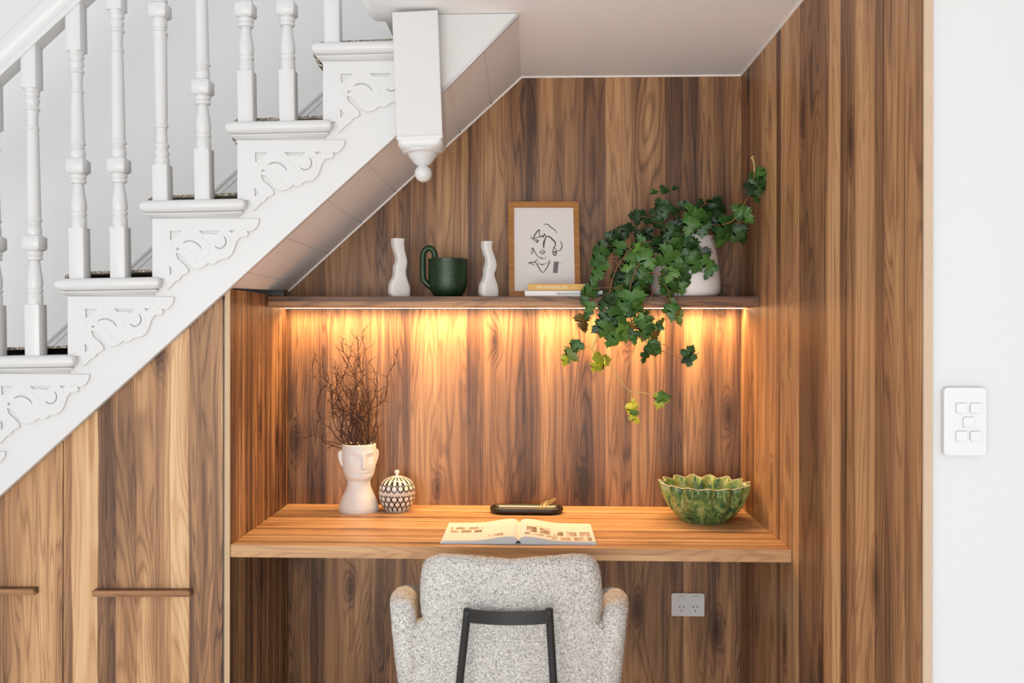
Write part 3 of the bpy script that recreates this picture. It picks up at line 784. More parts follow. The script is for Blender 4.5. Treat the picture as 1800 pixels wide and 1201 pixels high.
# books
def book(name, label, px0, px1, y0, y1, Yf, dep, mat, z0):
    c_ = at((px0+px1)/2, y1, Yf); a = at(px0, y1, Yf).x; b = at(px1, y1, Yf).x; h = (y1-y0)/1600*Yf
    r = root(name, label, 'book', (c_.x, Yf, z0), 'books lying on the shelf')
    bm = bmesh.new(); box(bm, a, b, Yf, Yf+dep, z0+.0003, z0+.0016); box(bm, a, b, Yf, Yf+dep, z0+h-.0016, z0+h-.0002); box(bm, a, b, Yf, Yf+.0016, z0+.0003, z0+h-.0002)
    obj('cover', bm, mat, r, bevel=.0006)
    bm = bmesh.new(); box(bm, a+.003, b-.003, Yf+.0016, Yf+dep-.003, z0+.0016, z0+h-.0016); obj('pages', bm, M_page, r)
    return r, a, b, h
wb, a, b, hb = book('book', 'white spined book lying under the mustard yellow book', 922.5, 1061, 511.3, 522, 2.905, .098, plain('white_cover', (.80, .79, .77), .5), ZS)
kk = 2.905/1600
TM = lambda px, z: Matrix.Translation((at(px, 515, 2.905).x, 2.9046, z)) @ XZ
obj('title_lettering', text_mesh('SHANNAH KENNEDY', .0125, TM(979, ZS+.0052), .0001, 1.12), plain('grey_ink', (.14, .16, .19), .7), wb)
bm = bmesh.new(); random.seed(4); xx = a+.009
while xx < at(974, 515, 2.905).x:
    w = random.uniform(.0012, .0035); box(bm, xx, xx+w, 2.9044, 2.905, ZS+.0055, ZS+random.uniform(.009, .013)); xx += w+.002
obj('pale_lettering', bm, plain('pale_ink', (.92, .90, .86), .5), wb)
yb_, a, b, hy = book('book', 'mustard yellow book lying on top of the white spined book', 928, 1045, 499.3, 511.3, 2.908, .088, plain('mustard_cover', (.66, .37, .075), .45), ZS+hb)
obj('title_lettering', text_mesh("MY FATHER'S LIFE", .0122, Matrix.Translation((at(944, 508, 2.908).x, 2.9076, ZS+hb+.0062)) @ XZ, .0001, 1.02), plain('cream_ink', (.88, .80, .66), .5), yb_)
me = curve_mesh([rrect(.0075, .0065, .003)], .0002); me.transform(Matrix.Translation((at(1030, 506, 2.908).x, 2.9077, ZS+hb+.0115)) @ XZ); obj('spine_emblem', me, plain('cream_ink2', (.88, .80, .66), .5), yb_)

# ------------------------------------------------------------------ potted vine
PC = at(1205, 521, 2.995); PC.z = ZS
pl = root('potted_vine', 'trailing green grape ivy in a white rounded pot at the right of the shelf', 'potted plant', PC)
PM = Matrix.Translation(PC); k = 2.995/1600
bm = bmesh.new()
lathe(bm, [(r*k, z*k) for r, z in ((48, 0), (54, 2), (58.5, 8), (60, 18), (58.8, 34), (56, 60), (52.5, 84), (49, 104), (47.5, 106), (46, 104), (45, 92), (44, 90), (.5, 90))], PM, 64)
obj('pot', bm, M_pot, pl, auto=45)
bm = bmesh.new(); lathe(bm, [(44.5*k, 91*k), (30*k, 96*k), (.5*k, 97*k)], PM, 32); obj('soil', bm, plain('potting_soil', (.04, .025, .015), .9), pl)
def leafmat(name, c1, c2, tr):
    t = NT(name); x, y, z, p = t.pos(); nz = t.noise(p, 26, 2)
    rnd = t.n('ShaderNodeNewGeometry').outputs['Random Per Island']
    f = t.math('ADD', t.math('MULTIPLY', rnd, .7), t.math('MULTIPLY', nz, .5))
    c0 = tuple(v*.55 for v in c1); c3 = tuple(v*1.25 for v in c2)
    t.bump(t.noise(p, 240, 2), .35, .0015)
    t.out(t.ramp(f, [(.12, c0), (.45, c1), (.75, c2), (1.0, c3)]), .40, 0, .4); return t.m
LM = {'d': leafmat('leaf_shade_tint', (.012, .040, .010), (.024, .070, .017), 0), 'm': leafmat('leaf_green', (.028, .092, .018), (.055, .145, .028), 0),  # dark set has shade mixed into its green; green set is the lit tone
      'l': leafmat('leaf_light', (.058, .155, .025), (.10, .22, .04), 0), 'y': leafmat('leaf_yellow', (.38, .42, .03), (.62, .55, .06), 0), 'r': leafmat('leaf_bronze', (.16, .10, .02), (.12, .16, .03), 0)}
LEAF = [(0, 0), (.12, -.09), (.30, -.10), (.31, -.01), (.49, -.02), (.43, .09), (.62, .20), (.45, .24), (.50, .37), (.24, .30), (.15, .42), (.35, .53), (.28, .60), (.36, .74), (.21, .73), (.19, .87), (.10, .87), (0, 1.18)]
LB = {q: bmesh.new() for q in LM}
def leaf(bm, pos, size, ang, yaw, pit, rng):
    """tip direction ang (deg, 0 = down, 90 = right in the picture)"""
    a = math.radians(ang)
    T = Vector((math.sin(a), 0, -math.cos(a))); N = Vector((0, -1, 0)); B = T.cross(N)
    R = Matrix.Rotation(yaw, 3, T) @ Matrix.Rotation(pit, 3, B)
    T2, N2, B2 = R @ T, R @ N, R @ B
    f1 = rng.uniform(.15, .45); dr = rng.uniform(.12, .38); sk = rng.uniform(.86, 1.1)
    def P(x, y):
        z = -f1*abs(x)*.9-dr*(y-.3)**2+.04*math.sin(9*x+5*y)
        return pos+(B2*x*sk+T2*(y-.45)+N2*z)*size
    outl_ = LEAF+[(-x, y) for x, y in LEAF[::-1][1:-1]]
    mid = [(0, 0), (0, .25), (0, .5), (0, .75), (0, 1.06)]
    mv = [bm.verts.new(P(*q)) for q in mid]
    n = len(LEAF)
    for s in (1, -1):
        ov = [mv[0]]+[bm.verts.new(P(s*x*(1+rng.uniform(-.06, .06)), y)) for x, y in LEAF[1:-1]]+[mv[-1]]
        inn = [bm.verts.new(P(s*x*.5, .0+y*.8+.12)) for x, y in ((.30, .12), (.42, .38), (.24, .66))]
        hub = lambda y: mv[1] if y < .3 else (mv[2] if y < .62 else mv[3])
        for i in range(n-1):
            y0_ = (LEAF[i][1]+LEAF[i+1][1])/2
            h = hub(y0_)
            if ov[i] is not h and ov[i+1] is not h: 
                try: bm.faces.new([ov[i], ov[i+1], h])
                except ValueError: pass
            if i < n-2 and hub((LEAF[i+1][1]+LEAF[i+2][1])/2) is not h: bm.faces.new([ov[i+1], hub((LEAF[i+1][1]+LEAF[i+2][1])/2), h])
        for v in inn: bm.verts.remove(v)
rng = random.Random(11)
LV = """1151 338 12 80 m,1170 333 18 100 m,1187 331 10 95 d,1333 300 20 200 l,1340 303 22 140 m,1325 312 22 200 m,1317 328 22 230 d,1330 332 30 5 d,1342 327 24 60 d,1330 345 22 10 m,
1296 366 22 250 l,1305 372 26 70 l,1312 382 26 60 l,1300 378 18 0 m,1300 408 24 0 d,1306 412 30 20 d,1296 418 26 330 d,1237 363 24 60 d,1258 362 28 20 d,1268 366 22 60 d,1250 372 22 0 d,
1225 385 34 5 m,1213 378 30 320 m,1212 398 30 340 l,1242 392 32 20 m,1235 402 28 0 m,1255 388 28 50 d,1276 404 38 330 m,1283 398 30 10 m,1272 422 30 320 m,1268 385 24 30 d,1262 415 28 340 d,
1200 360 18 260 d,1206 366 18 50 d,1160 366 28 320 d,1150 372 20 260 d,1178 366 22 60 d,1170 374 20 0 d,1190 372 16 80 d,1113 380 20 260 d,1120 388 16 350 d,1132 381 20 60 d,1138 388 14 10 d,
1148 388 22 250 d,1160 392 24 20 d,1185 392 22 260 d,1192 398 20 0 d,1092 404 22 260 d,1102 408 24 0 d,1110 400 18 60 d,1078 416 24 270 d,1085 424 22 330 d,1070 413 16 250 d,1063 428 22 260 d,1072 434 24 350 d,
1054 440 26 300 d,1060 450 26 340 m,1086 438 26 330 m,1094 444 26 20 d,1047 458 26 320 m,1050 474 38 350 m,1060 466 28 30 m,1045 486 24 340 m,
1128 418 24 0 d,1140 412 22 30 d,1122 434 30 320 m,1136 432 30 50 d,1116 448 34 300 l,1126 440 22 60 l,1112 462 34 320 m,1106 470 24 280 l,1138 456 34 20 l,1142 468 26 350 l,1100 452 24 300 d,1098 470 22 300 d,
1160 432 28 10 d,1168 420 26 300 d,1178 410 28 320 d,1190 418 26 20 d,1196 428 30 350 m,1208 424 26 40 d,1214 436 34 10 m,1222 432 26 60 d,1230 420 24 30 d,
1186 436 28 20 m,1170 455 40 330 l,1182 470 34 340 m,1192 458 30 40 l,1198 478 22 0 m,1178 484 26 340 l,1128 482 24 320 m,1120 474 26 300 d,1138 486 26 30 m,
1108 484 26 300 m,1114 496 38 330 m,1122 490 34 50 m,1104 500 26 300 m,1090 480 26 330 d,1084 494 26 0 d,1092 506 22 20 d,1080 508 22 300 d,
1212 458 34 350 m,1222 464 34 30 m,1234 452 30 10 d,1228 474 28 350 m,1244 462 24 40 m,1248 474 24 350 m,1243 484 16 340 d,1252 466 14 20 d,
1166 488 28 300 m,1176 498 36 330 m,1190 496 38 30 m,1184 512 28 350 m,1200 486 28 60 m,1205 498 26 40 d,1198 508 22 350 m,1172 508 24 330 m,
1082 516 32 320 m,1090 528 26 340 m,1104 516 38 350 d,1110 534 42 10 m,1122 526 34 50 m,1098 530 28 320 m,1128 508 32 20 d,1134 520 28 40 d,1120 544 26 30 m,1105 548 26 340 m,
1038 506 24 290 m,1030 518 26 320 m,1044 516 20 30 m,1026 530 16 330 d,1062 524 24 300 d,1070 532 24 30 d,1058 538 18 330 d,1082 546 34 330 m,1092 552 34 20 m,1074 560 30 310 d,1060 566 28 320 m,1052 576 24 320 d,
1064 582 30 350 m,1074 590 26 0 l,1080 574 32 10 m,1090 586 40 5 l,1084 598 26 340 l,1098 578 26 50 l,1072 600 22 340 l,1106 546 16 20 m,1112 552 14 60 d,
1110 578 16 330 r,1112 590 18 350 m,1116 598 16 10 m,1088 572 16 30 d,1122 562 20 300 l,1132 562 28 20 m,1140 572 28 40 m,1132 584 34 350 m,1146 584 22 30 m,1152 594 20 10 r,1148 606 18 350 m,1162 572 20 20 m,1158 578 14 340 m,
1156 612 20 30 m,1148 618 26 350 m,1138 622 22 330 m,1134 630 18 350 m,1152 604 20 60 m,1178 540 24 310 m,1184 550 26 350 m,1192 560 24 10 r,1172 548 18 300 m,1196 552 14 30 r,
1034 542 22 350 m,1032 552 18 340 m,1026 566 26 350 r,1030 578 16 20 r,1212 618 22 150 m,1208 630 22 240 m,1218 628 22 80 m,1204 634 14 300 d,
1018 608 18 80 m,1010 614 28 340 m,998 628 26 320 r,994 636 18 340 y,1062 634 34 110 y,1050 638 24 310 y,1046 648 18 350 y,1160 706 24 340 y,1166 700 20 60 l,1172 698 14 100 m,1108 714 22 300 y,1112 722 24 10 y,1118 736 18 30 y,1114 730 16 0 l"""
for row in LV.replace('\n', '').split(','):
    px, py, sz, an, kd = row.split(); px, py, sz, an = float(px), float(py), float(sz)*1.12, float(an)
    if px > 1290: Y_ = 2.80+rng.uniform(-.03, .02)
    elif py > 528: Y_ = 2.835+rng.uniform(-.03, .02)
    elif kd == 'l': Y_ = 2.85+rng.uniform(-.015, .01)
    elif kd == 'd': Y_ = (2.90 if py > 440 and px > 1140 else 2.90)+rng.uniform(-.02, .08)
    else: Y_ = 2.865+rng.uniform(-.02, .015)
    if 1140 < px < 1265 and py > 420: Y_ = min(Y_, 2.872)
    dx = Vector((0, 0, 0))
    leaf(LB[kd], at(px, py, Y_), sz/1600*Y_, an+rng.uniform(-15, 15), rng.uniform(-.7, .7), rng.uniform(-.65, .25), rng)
fol = None
for kd, nm, lb in (('d', 'shade_tinted_foliage', 'dark green leaves with shade put into their colour'), ('m', 'foliage', None), ('l', 'light_foliage', 'bright green front leaves'), ('y', 'young_leaves', 'yellow green young leaves'), ('r', 'bronze_leaves', 'bronze tinged young leaves')):
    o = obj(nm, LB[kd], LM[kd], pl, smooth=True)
    if lb: o['label'] = lb
bm = bmesh.new(); bmy = bmesh.new()
def vine(b, pts_, r0=1.1, r1=.6):
    P = smooth_path([at(x, y, Y_) for x, y, Y_ in pts_], 5); m = len(P); tube(b, P, [(r0+(r1-r0)*i/(m-1))*.00185 for i in range(m)], 6)
T0 = (1200, 432, 2.98)
vine(bm, [T0, (1165, 425, 2.90), (1120, 430, 2.86), (1085, 470, 2.845), (1070, 520, 2.84), (1062, 565, 2.835), (1053, 592, 2.83)])
vine(bmy, [(1053, 590, 2.83), (1041, 614, 2.83), (1056, 628, 2.83), (1075, 645, 2.83), (1105, 686, 2.83), (1130, 690, 2.83), (1150, 697, 2.83)], 1.0, .8)
vine(bmy, [(1041, 614, 2.83), (1028, 608, 2.83), (1016, 608, 2.83)], .8, .6); vine(bmy, [(1107, 687, 2.83), (1110, 700, 2.83), (1110, 708, 2.83)], .7, .5)
vine(bm, [T0, (1150, 430, 2.88), (1120, 470, 2.85), (1105, 520, 2.84), (1108, 560, 2.84), (1122, 585, 2.84), (1140, 606, 2.84), (1160, 616, 2.84), (1185, 624, 2.84), (1207, 637, 2.84), (1218, 628, 2.84), (1228, 620, 2.84)])
vine(bm, [(1145, 472, 2.86), (1160, 490, 2.855), (1148, 515, 2.85), (1135, 535, 2.845), (1123, 558, 2.84)], .8, .8)
vine(bm, [(1172, 618, 2.84), (1175, 612, 2.84), (1168, 606, 2.84), (1160, 606, 2.84)], .7, .4)
vine(bm, [T0, (1240, 400, 2.92), (1270, 395, 2.85), (1292, 385, 2.81), (1308, 358, 2.80), (1322, 335, 2.80), (1326, 305, 2.80), (1326, 292, 2.80)], 1.0, .9)
bmt = bmesh.new(); vine(bmt, [(1326, 303, 2.80), (1325.5, 290, 2.80), (1324, 281, 2.80), (1321, 277, 2.80), (1325, 275, 2.80)], 1.2, 1.5)
o = obj('shoot_tip', bmt, M_stemy, pl, smooth=True); o['label'] = 'pale curled shoot tip'
for tx, ty in ((1160, 365), (1205, 362), (1258, 362), (1113, 382), (1085, 415), (1063, 430), (1148, 390), (1225, 380), (1300, 415), (1245, 440), (1050, 460), (1225, 450)):
    vine(bm, [T0, ((1200+tx)/2+rng.uniform(-10, 10), min(ty, 430)+rng.uniform(0, 12), 2.93), (tx, ty, 2.90)], .8, .5)
for a_ in (((1150, 545), (1135, 560)), ((1165, 497), (1178, 540)), ((1100, 460), (1065, 455)), ((1064, 455), (1095, 480)), ((1105, 515), (1040, 508)), ((1095, 500), (1036, 540)), ((1130, 560), (1160, 572)), ((1100, 540), (1112, 580)), ((1135, 480), (1175, 490)), ((1160, 520), (1176, 540))):
    (x1, y1), (x2, y2) = a_; vine(bm, [(x1, y1, 2.85), ((x1+x2)/2+4, (y1+y2)/2-6, 2.84), (x2, y2, 2.84)], .6, .45)
obj('vine_stems', bm, M_stem, pl, smooth=True)
o = obj('pale_stems', bmy, M_stemy, pl, smooth=True); o['label'] = 'pale tan hanging stems'

# ------------------------------------------------------------------ desk objects
# head planter
HC = atZ(631.5, 897, ZD); HC = Vector((HC.x, 3.02, ZD)); k = 3.02/1600
hp_ = root('head_planter', 'white ceramic head shaped vase holding dried twigs on the desk', 'vase', HC)
prof = [(0, 34.5), (3, 35), (8, 34.6), (16, 32.4), (24, 29.5), (32, 25.5), (38, 22.6), (44, 21), (50, 20.5), (55, 20.6), (60, 23.5), (66, 26.2), (72, 28.0), (80, 29.4), (90, 30.3), (100, 30.4), (110, 30.0), (118, 29.6)]
def pr_at(h):
    for (a, ra), (b, rb) in zip(prof, prof[1:]):
        if h <= b: return ra+(rb-ra)*(h-a)/(b-a)
    return prof[-1][1]
FA = math.radians(-90+24)   # facing direction
g = lambda v, s: math.exp(-(v/s)**2)
def head_r(a, h):
    d = (a-FA+PI) % (2*PI)-PI; r = pr_at(h)
    fr = math.cos(d)
    if h > 50:
        w = min(1, (h-50)/12)
        r += w*3.0*max(0, fr)**2-w*1.0*max(0, -fr)
        if 56 < h < 66: r += 3.2*max(0, fr)**3*(1-abs(h-61)/5*.4)
    lat = math.sin(d)*31 if fr > 0 else 99
    if fr > 0:
        if 79 <= h <= 106: r += (1.4+6.4*(106-h)/27)*g(lat, 2.8)
        if h < 79: r += 6.4*g(lat, 3.2)*g(h-79, 2.0)
        r += 1.2*g(lat, 5.5)*g(h-80, 3.5)
        r -= 4.2*g(abs(lat)-12, 6.0)*g(h-96, 6.0)
        r += 2.0*g(abs(lat)-12, 5.0)*g(h-94, 2.6)
        r += 1.3*g(abs(lat)-12, 8.0)*g(h-105, 2.6)
        r += 2.2*g(lat, 6.5)*g(h-71.5, 1.8)+2.0*g(lat, 5.5)*g(h-66.8, 1.9)-1.0*g(lat, 7)*g(h-69.2, 1.0)
        r += 1.4*g(lat, 6)*g(h-60, 3)
        r += .8*g(abs(lat)-17, 6)*g(h-80, 8)
    return r
bm = bmesh.new(); n = 160; rings = []
hs = [i*118/140 for i in range(141)]
for h in hs:
    rings.append([bm.verts.new(HC+Vector((math.cos(2*PI*i/n), math.sin(2*PI*i/n), 0))*head_r(2*PI*i/n, h)*k+Vector((0, 0, h*k))) for i in range(n)])
for q, h in ((.93, 118.6), (.88, 117), (.86, 96)):
    rings.append([bm.verts.new(HC+Vector((math.cos(2*PI*i/n), math.sin(2*PI*i/n), 0))*pr_at(118)*q*k+Vector((0, 0, h*k))) for i in range(n)])
for a, b in zip(rings, rings[1:]):
    for i in range(n): bm.faces.new([a[i], a[(i+1) % n], b[(i+1) % n], b[i]])
bm.faces.new(rings[0][::-1]); bm.faces.new(rings[-1])
obj('head', bm, M_ceramic, hp_, smooth=True)
for s in (-1, 1):
    ea = FA+s*math.radians(88); dr_ = Vector((math.cos(ea), math.sin(ea), 0)); tg = Vector((-dr_.y, dr_.x, 0))*s
    back = -Vector((math.cos(FA), math.sin(FA), 0))
    def pe(a, b, h, dr_=dr_, back=back):
        cup_ = -.0035*max(0, 1-((a/7)**2+((b)/14)**2)) if h > 0 else 0
        return HC+dr_*(k*(29.0+a*.85))+back*(k*(a*.55)+(-h*.7)+cup_*-1)+Vector((0, 0, (92+b)*k))
    bm = pad([(-1, 13), (4, 15.5), (8, 13), (9, 7), (7.5, 0), (4, -8), (0, -14), (-3, -13), (-3, 0)], .0075, .0035, pe, n=60, m=12, c=(2, 1))
    obj('ear', bm, M_ceramic, hp_, smooth=True)
# dried curly twigs (nobody could count them)
bm = bmesh.new(); rt_ = random.Random(5)
def twig(p, d, length, r, depth=0, curl=.55, goal=None):
    pts_ = [p.copy()]; step = .009; nst = int(length/step); cv = rt_.uniform(-1, 1)
    for i in range(nst):
        cv = cv*.72+rt_.uniform(-1, 1)*curl
        ax = Vector((rt_.uniform(-.2, .2), 1, rt_.uniform(-.2, .2))).normalized()
        d = (Matrix.Rotation(cv*.55, 3, ax) @ d)
        if goal is not None: d = (d+(goal-pts_[-1]).normalized()*.42).normalized()
        d.y *= .85; d.normalize()
        q = pts_[-1]+d*step
        q.y = min(q.y, 3.118); q.z = min(q.z, 1.405); pts_.append(q)
        if depth < 2 and i > 2 and rt_.random() < (.30 if depth == 0 else .15):
            side = Matrix.Rotation(rt_.choice((-1, 1))*rt_.uniform(.5, 1.1), 3, 'Y') @ d
            twig(q, side+Vector((0, rt_.uniform(-.4, .4), 0)), rt_.uniform(.018, .052)*(1 if depth == 0 else .6), r*.62, depth+1, .8)
    tube(bm, pts_, [r, r*.45], 5 if depth == 0 else 4)
mouth = HC+Vector((0, 0, 106*k))
goals = [(661, 562, .33), (547, 592, .24), (546, 616, .22), (603, 582, .26), (592, 592, .26), (576, 640, .2), (562, 652, .2), (684, 600, .26), (645, 620, .2), (622, 612, .21), (636, 655, .17), (602, 640, .19), (588, 660, .17), (655, 672, .17),
         (668, 690, .15), (612, 690, .13), (592, 700, .15), (642, 705, .12), (574, 668, .17), (600, 618, .22), (655, 640, .18), (615, 655, .17), (590, 688, .15), (628, 690, .13), (602, 712, .12), (660, 720, .11), (605, 600, .23), (575, 660, .18), (648, 690, .14), (608, 670, .15), (595, 685, .14), (630, 640, .18), (522, 742, .18), (664, 745, .09)]
for gx, gy, ln in goals:
    gp = at(gx, gy, 3.02+rt_.uniform(-.03, .05)); st = mouth+Vector((rt_.uniform(-.035, .04)*.8+(gx-620)*.0002, rt_.uniform(-.03, .03), -.01))
    d = (gp-st); L0 = d.length*1.08
    twig(st, d.normalized()+Vector((rt_.uniform(-.08, .08), 0, .15)), L0, .0023, 0, .56, gp)
tag(obj('dried_twigs', bm, M_twig, origin=mouth, smooth=True), 'tangle of dried curly brown twigs standing in the white head vase', 'dried twigs', kind='stuff')
# patterned lidded jar
JC = Vector((atZ(699.5, 895, ZD).x, 3.03, ZD)); k = 3.03/1600
t = NT('jar_pattern'); x, y, z, p = t.pos(True)
angf = t.math('ARCTAN2', y, x); an = t.math('MULTIPLY', angf, 18/(2*PI))
def cells(zoff, rowh, par=True):
    zz = t.math('DIVIDE', t.math('SUBTRACT', z, zoff), rowh); row = t.math('FLOOR', zz)
    sx = t.math('SUBTRACT', t.math('FRACT', t.math('MULTIPLY_ADD', row, .5, t.math('ADD', an, 40.0))), .5); sy = t.math('SUBTRACT', t.math('FRACT', zz), .5)
    ax_ = t.math('ABSOLUTE', t.math('MULTIPLY', sx, 2.0)); ay_ = t.math('ABSOLUTE', t.math('MULTIPLY', sy, 2.0))
    return t.math('ADD', t.math('POWER', ax_, 2.6), t.math('POWER', ay_, 3.2))
d = cells(.002, .0175); ring = t.math('MULTIPLY', t.math('GREATER_THAN', d, .38), t.math('LESS_THAN', d, 1.22))
upm = t.math('GREATER_THAN', z, 34*k); lid_ = t.math('GREATER_THAN', z, 48*k)
stripe = t.math('GREATER_THAN', t.math('ABSOLUTE', t.math('SUBTRACT', t.math('FRACT', t.math('ADD', an, 40.0)), .5)), .27)
dkk = t.math('MULTIPLY', t.math('SUBTRACT', 1.0, lid_), ring); dkk = t.math('MAXIMUM', dkk, t.math('MULTIPLY', lid_, stripe))
band = t.math('LESS_THAN', t.math('ABSOLUTE', t.math('SUBTRACT', z, 32.5*k)), 2.4*k)
dkk = t.math('MULTIPLY', dkk, t.math('SUBTRACT', 1.0, band)); dkk = t.math('MULTIPLY', dkk, t.math('LESS_THAN', z, 60*k)); dkk = t.math('MULTIPLY', dkk, t.math('GREATER_THAN', z, 2.5*k))
M_jar = t.out(t.mix(dkk, (.80, .76, .70, 1), (.025, .020, .018, 1)), .22, 0, .6)
jr = root('lidded_jar', 'small round black and white patterned lidded jar beside the head vase', 'jar', JC)
JM = Matrix.Translation(JC)
bm = bmesh.new(); lathe(bm, [(r*k, z*k) for r, z in ((20, 0), (21.5, 1), (25, 6), (28.5, 13), (31, 21), (32, 28), (32, 31), (30.5, 32), (.5, 32))], JM, 48); obj('body', bm, M_jar, jr, auto=50)
bm = bmesh.new(); lathe(bm, [(r*k, z*k) for r, z in ((30.8, 32.2), (32.2, 33), (32, 38), (31, 43), (28.5, 49), (24, 54), (18, 57.5), (11, 59.8), (4, 61), (2.4, 62), (2.4, 64), (3.8, 65.5), (4.4, 68), (3.6, 70.6), (.3, 71.8))], JM, 48); obj('lid', bm, M_jar, jr, smooth=True)
# black stadium tray
TC = Vector((at(925.5, 895, 3.01).x, 3.01, ZD)); k = 3.01/1600
M_tray = plain('black_tray', (.022, .017, .014), .33, spec=.5)
def stad(w, d, n=14):
    r = d/2; o = []
    for sx, a0 in ((1, -90), (-1, 90)):
        for i in range(n+1):
            a = math.radians(a0+180*i/n); o.append((sx*(w/2-r)+r*math.cos(a), r*math.sin(a)))
    return o
bm = bmesh.new(); rings = []
for w, d, z in ((.224, .076, 0), (.236, .088, .004), (.243, .095, .011), (.241, .093, .018), (.234, .086, .021), (.226, .078, .019), (.222, .074, .010), (.216, .068, .006)):
    rings.append([bm.verts.new(TC+Vector((a, b, z))) for a, b in stad(w, d)])
for a, b in zip(rings, rings[1:]):
    n = len(a)
    for i in range(n): bm.faces.new([a[i], a[(i+1) % n], b[(i+1) % n], b[i]])
bm.faces.new(rings[0][::-1]); bm.faces.new(rings[-1])
tag(obj('tray', bm, M_tray, origin=TC, smooth=True), 'black oval desk tray behind the open book', 'tray')
bm = bmesh.new(); tube(bm, [TC+Vector((-.092, .014, .0165)), TC+Vector((.095, .012, .0165))], .0042, 6)
tag(obj('pencil', bm, plain('cream_pencil', (.78, .66, .48), .5), origin=TC+Vector((0, .013, .016))), 'cream pencil lying along the black tray', 'pencil')
for i, (ox, lean, ln) in enumerate(((.040, .62, .060), (.034, .70, .036), (.046, .80, .030))):
    b0 = TC+Vector((ox, -.012+.012*i, .010)); dd = Vector((math.cos(lean), .15, math.sin(lean)*.95)).normalized(); sd_ = Vector((-dd.z, .3, dd.x)).normalized()*.0032
    pts_ = [b0-sd_, b0-sd_+dd*ln, b0-sd_*.6+dd*(ln+.005), b0+sd_*.6+dd*(ln+.005), b0+sd_+dd*ln, b0+sd_*.7+dd*.004]
    bm = bmesh.new(); tube(bm, smooth_path(pts_, 5), .0011, 6)
    tag(obj('hair_grip', bm, M_brass, origin=b0, smooth=True), ['tallest brass wire clip leaning out of the black tray', 'shorter brass wire clip in the tray, left of the last one', 'rightmost brass wire clip in the black tray'][i], 'wire clip', 'brass clips in the tray')
# open book
k = 2.7/1600
F0, F1 = atZ(773.5, 956.5, ZD), atZ(1048.5, 956.5, ZD); yf = F0.y; B0, B1 = atZ(788, 924.5, ZD), atZ(1037, 924.5, ZD); ybk = (B0.y+B1.y)/2
xs_ = atZ(911, 956, ZD).x; xsb = atZ(911, 924, ZD).x
bk_ = root('open_book', 'large open picture book lying face up at the front of the desk', 'book', ((F0.x+F1.x)/2, (yf+ybk)/2, ZD))
M_cov = plain('book_cover', (.62, .66, .70), .5)
wl = xs_-F0.x; wr = F1.x-xs_; xm = xs_
hp_f = lambda u: .0035+.0135*math.exp(-((u-.10)/.30)**2)*(1-math.exp(-(u/.035)**2)*.75)   # u: 0 at the spine, 1 at the fore edge
for s, w, nm in ((-1, wl, 'left'), (1, wr, 'right')):
    bm = bmesh.new(); box(bm, min(xm+s*.006, xm+s*w), max(xm+s*.006, xm+s*w), yf, ybk+.002, ZD+.0004, ZD+.0028); obj('cover_board', bm, M_cov, bk_, bevel=.0006)
    bm = bmesh.new(); n = 40; tp = []; bt = []
    for i in range(n+1):
        u_ = i/n; tp.append((xm+s*w*.985*u_, ZD+.0028+hp_f(u_)+.002)); 
    poly = tp+[(xm+s*w*.985, ZD+.003), (xm+s*.01, ZD+.003)]
    a = [bm.verts.new((q[0], yf+.004, q[1])) for q in poly]; b = [bm.verts.new((q[0], ybk-.002, q[1])) for q in poly]
    m = len(poly); bm.faces.new(a); bm.faces.new(b[::-1])
    for i in range(m): bm.faces.new([a[i], b[i], b[(i+1) % m], a[(i+1) % m]])
    pgs = obj('pages', bm, M_pageedge, bk_, auto=30)
    def surf(u_, v_, e): return Vector((xm+s*w*.985*u_, yf+.004+(ybk-.006-yf)*v_, ZD+.0048+hp_f(u_)+e))
    def patch(u0, u1, v0, v1, e, nn=24):
        bm = bmesh.new(); rws = [[bm.verts.new(surf(u0+(u1-u0)*i/nn, v, e)) for i in range(nn+1)] for v in (v0, v1)]
        for i in range(nn): bm.faces.new([rws[0][i], rws[0][i+1], rws[1][i+1], rws[1][i]])
        return bm
    pg = obj('open_page', patch(0, 1, 0, 1, .0003), M_page, bk_)
    t = NT('printed_photo_'+nm); x, y, z, p = t.pos()
    br = t.n('ShaderNodeTexBrick'); t.put(br.inputs['Vector'], t.vec(t.math('MULTIPLY', x, 13.0), t.math('MULTIPLY', y, 11.0), 0.0))
    br.inputs['Color1'].default_value = (.17, .11, .085, 1); br.inputs['Color2'].default_value = (.42, .31, .25, 1); br.inputs['Mortar'].default_value = (.78, .70, .62, 1)
    br.inputs['Scale'].default_value = 1.0; br.inputs['Mortar Size'].default_value = .06; br.inputs['Brick Width'].default_value = .5; br.inputs['Row Height'].default_value = .9
    nz = t.noise(t.vec(t.math('MULTIPLY', x, 42.0), t.math('MULTIPLY', y, 30.0), 0.0), 1.0, 3, .6)
    mp = t.out(t.mix(t.ramp(nz, [(.48, 0.0), (.66, 1.0)]), br.outputs['Color'], (.70, .62, .55, 1)), .55)
    if s < 0: spec_ = [(.50, .93, .42, .72), (.17, .40, .10, .24)]
    else: spec_ = [(.08, .44, .14, .62), (.52, .96, .05, .50), (.44, .52, .05, .30)]
    for q in spec_: obj('printed_photo', patch(*q, .0007), mp, pg)
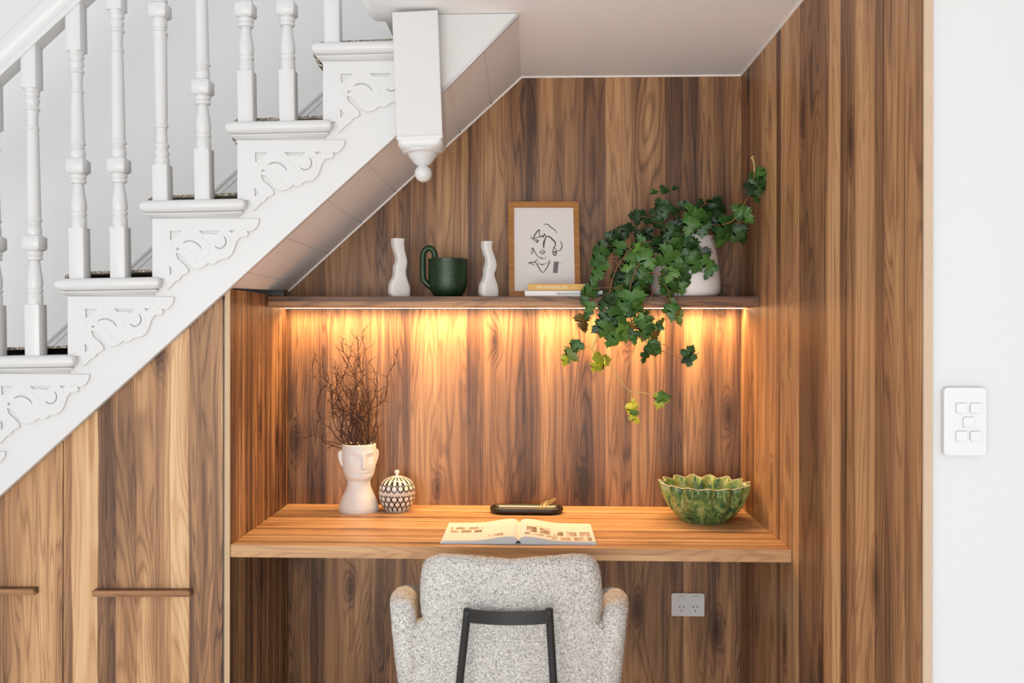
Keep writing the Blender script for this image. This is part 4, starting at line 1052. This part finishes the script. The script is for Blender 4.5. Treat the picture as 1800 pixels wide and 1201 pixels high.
bm = bmesh.new(); box(bm, xm-.010, xm+.010, yf+.001, ybk, ZD+.0004, ZD+.0016); obj('spine', bm, M_cov, bk_)
# fluted green bowl
BC = Vector((at(1238, 905, 2.92).x, 2.92, ZD)); k = 2.92/1600
t = NT('green_marbled'); x, y, z, p = t.pos()
pv = t.vec(x, y, t.math('MULTIPLY', z, .45)); nz = t.noise(pv, 20, 4, .6, 1.6); n2 = t.noise(pv, 48, 3, .6, 2.2)
col = t.ramp(t.math('ADD', t.math('MULTIPLY', nz, .65), t.math('MULTIPLY', n2, .35)), [(.38, (.016, .06, .026)), (.45, (.05, .13, .045)), (.51, (.15, .24, .07)), (.57, (.28, .34, .12)), (.68, (.42, .42, .22))])
M_bowl = t.out(col, .22, 0, .55)
bl = root('fluted_bowl', 'green marbled ceramic bowl with a wavy fluted rim at the desk right', 'bowl', BC)
bm = bmesh.new(); n = 216; FL = 15
pb = [(40, 0, 0), (42, .8, 0), (43, 3, 0), (50, 9, .9), (60, 21, 2.0), (67.5, 35, 3.0), (72.5, 50, 4.2), (74.5, 61, 5.0)]
def rb(r, z, am, i, dz=0):
    a = 2*PI*i/n; w = math.cos(FL*a); rr_ = r+am*w
    return BC+Vector((math.cos(a)*rr_*k, math.sin(a)*rr_*k, (z+dz*w)*k))
rings = [[bm.verts.new(rb(r, z, am, i, am*.35)) for i in range(n)] for r, z, am in pb]
rings.append([bm.verts.new(rb(74, 64, 5.0, i, 2.0)) for i in range(n)])
for r, z, am in pb[::-1][:-2]: rings.append([bm.verts.new(rb(r-3, z+1.5, am, i, am*.35)) for i in range(n)])
for a, b in zip(rings, rings[1:]):
    for i in range(n): bm.faces.new([a[i], a[(i+1) % n], b[(i+1) % n], b[i]])
bm.faces.new(rings[0][::-1]); bm.faces.new(rings[-1])
obj('bowl_body', bm, M_bowl, bl, smooth=True)
bm = bmesh.new(); tube(bm, [rb(74.2, 64.4, 5.0, i, 2.0) for i in range(0, n+1)], .0016, 6, caps=False); o = obj('rim', bm, plain('pale_rim', (.62, .56, .36), .3), bl, smooth=True); o['label'] = 'pale cream rim edge'
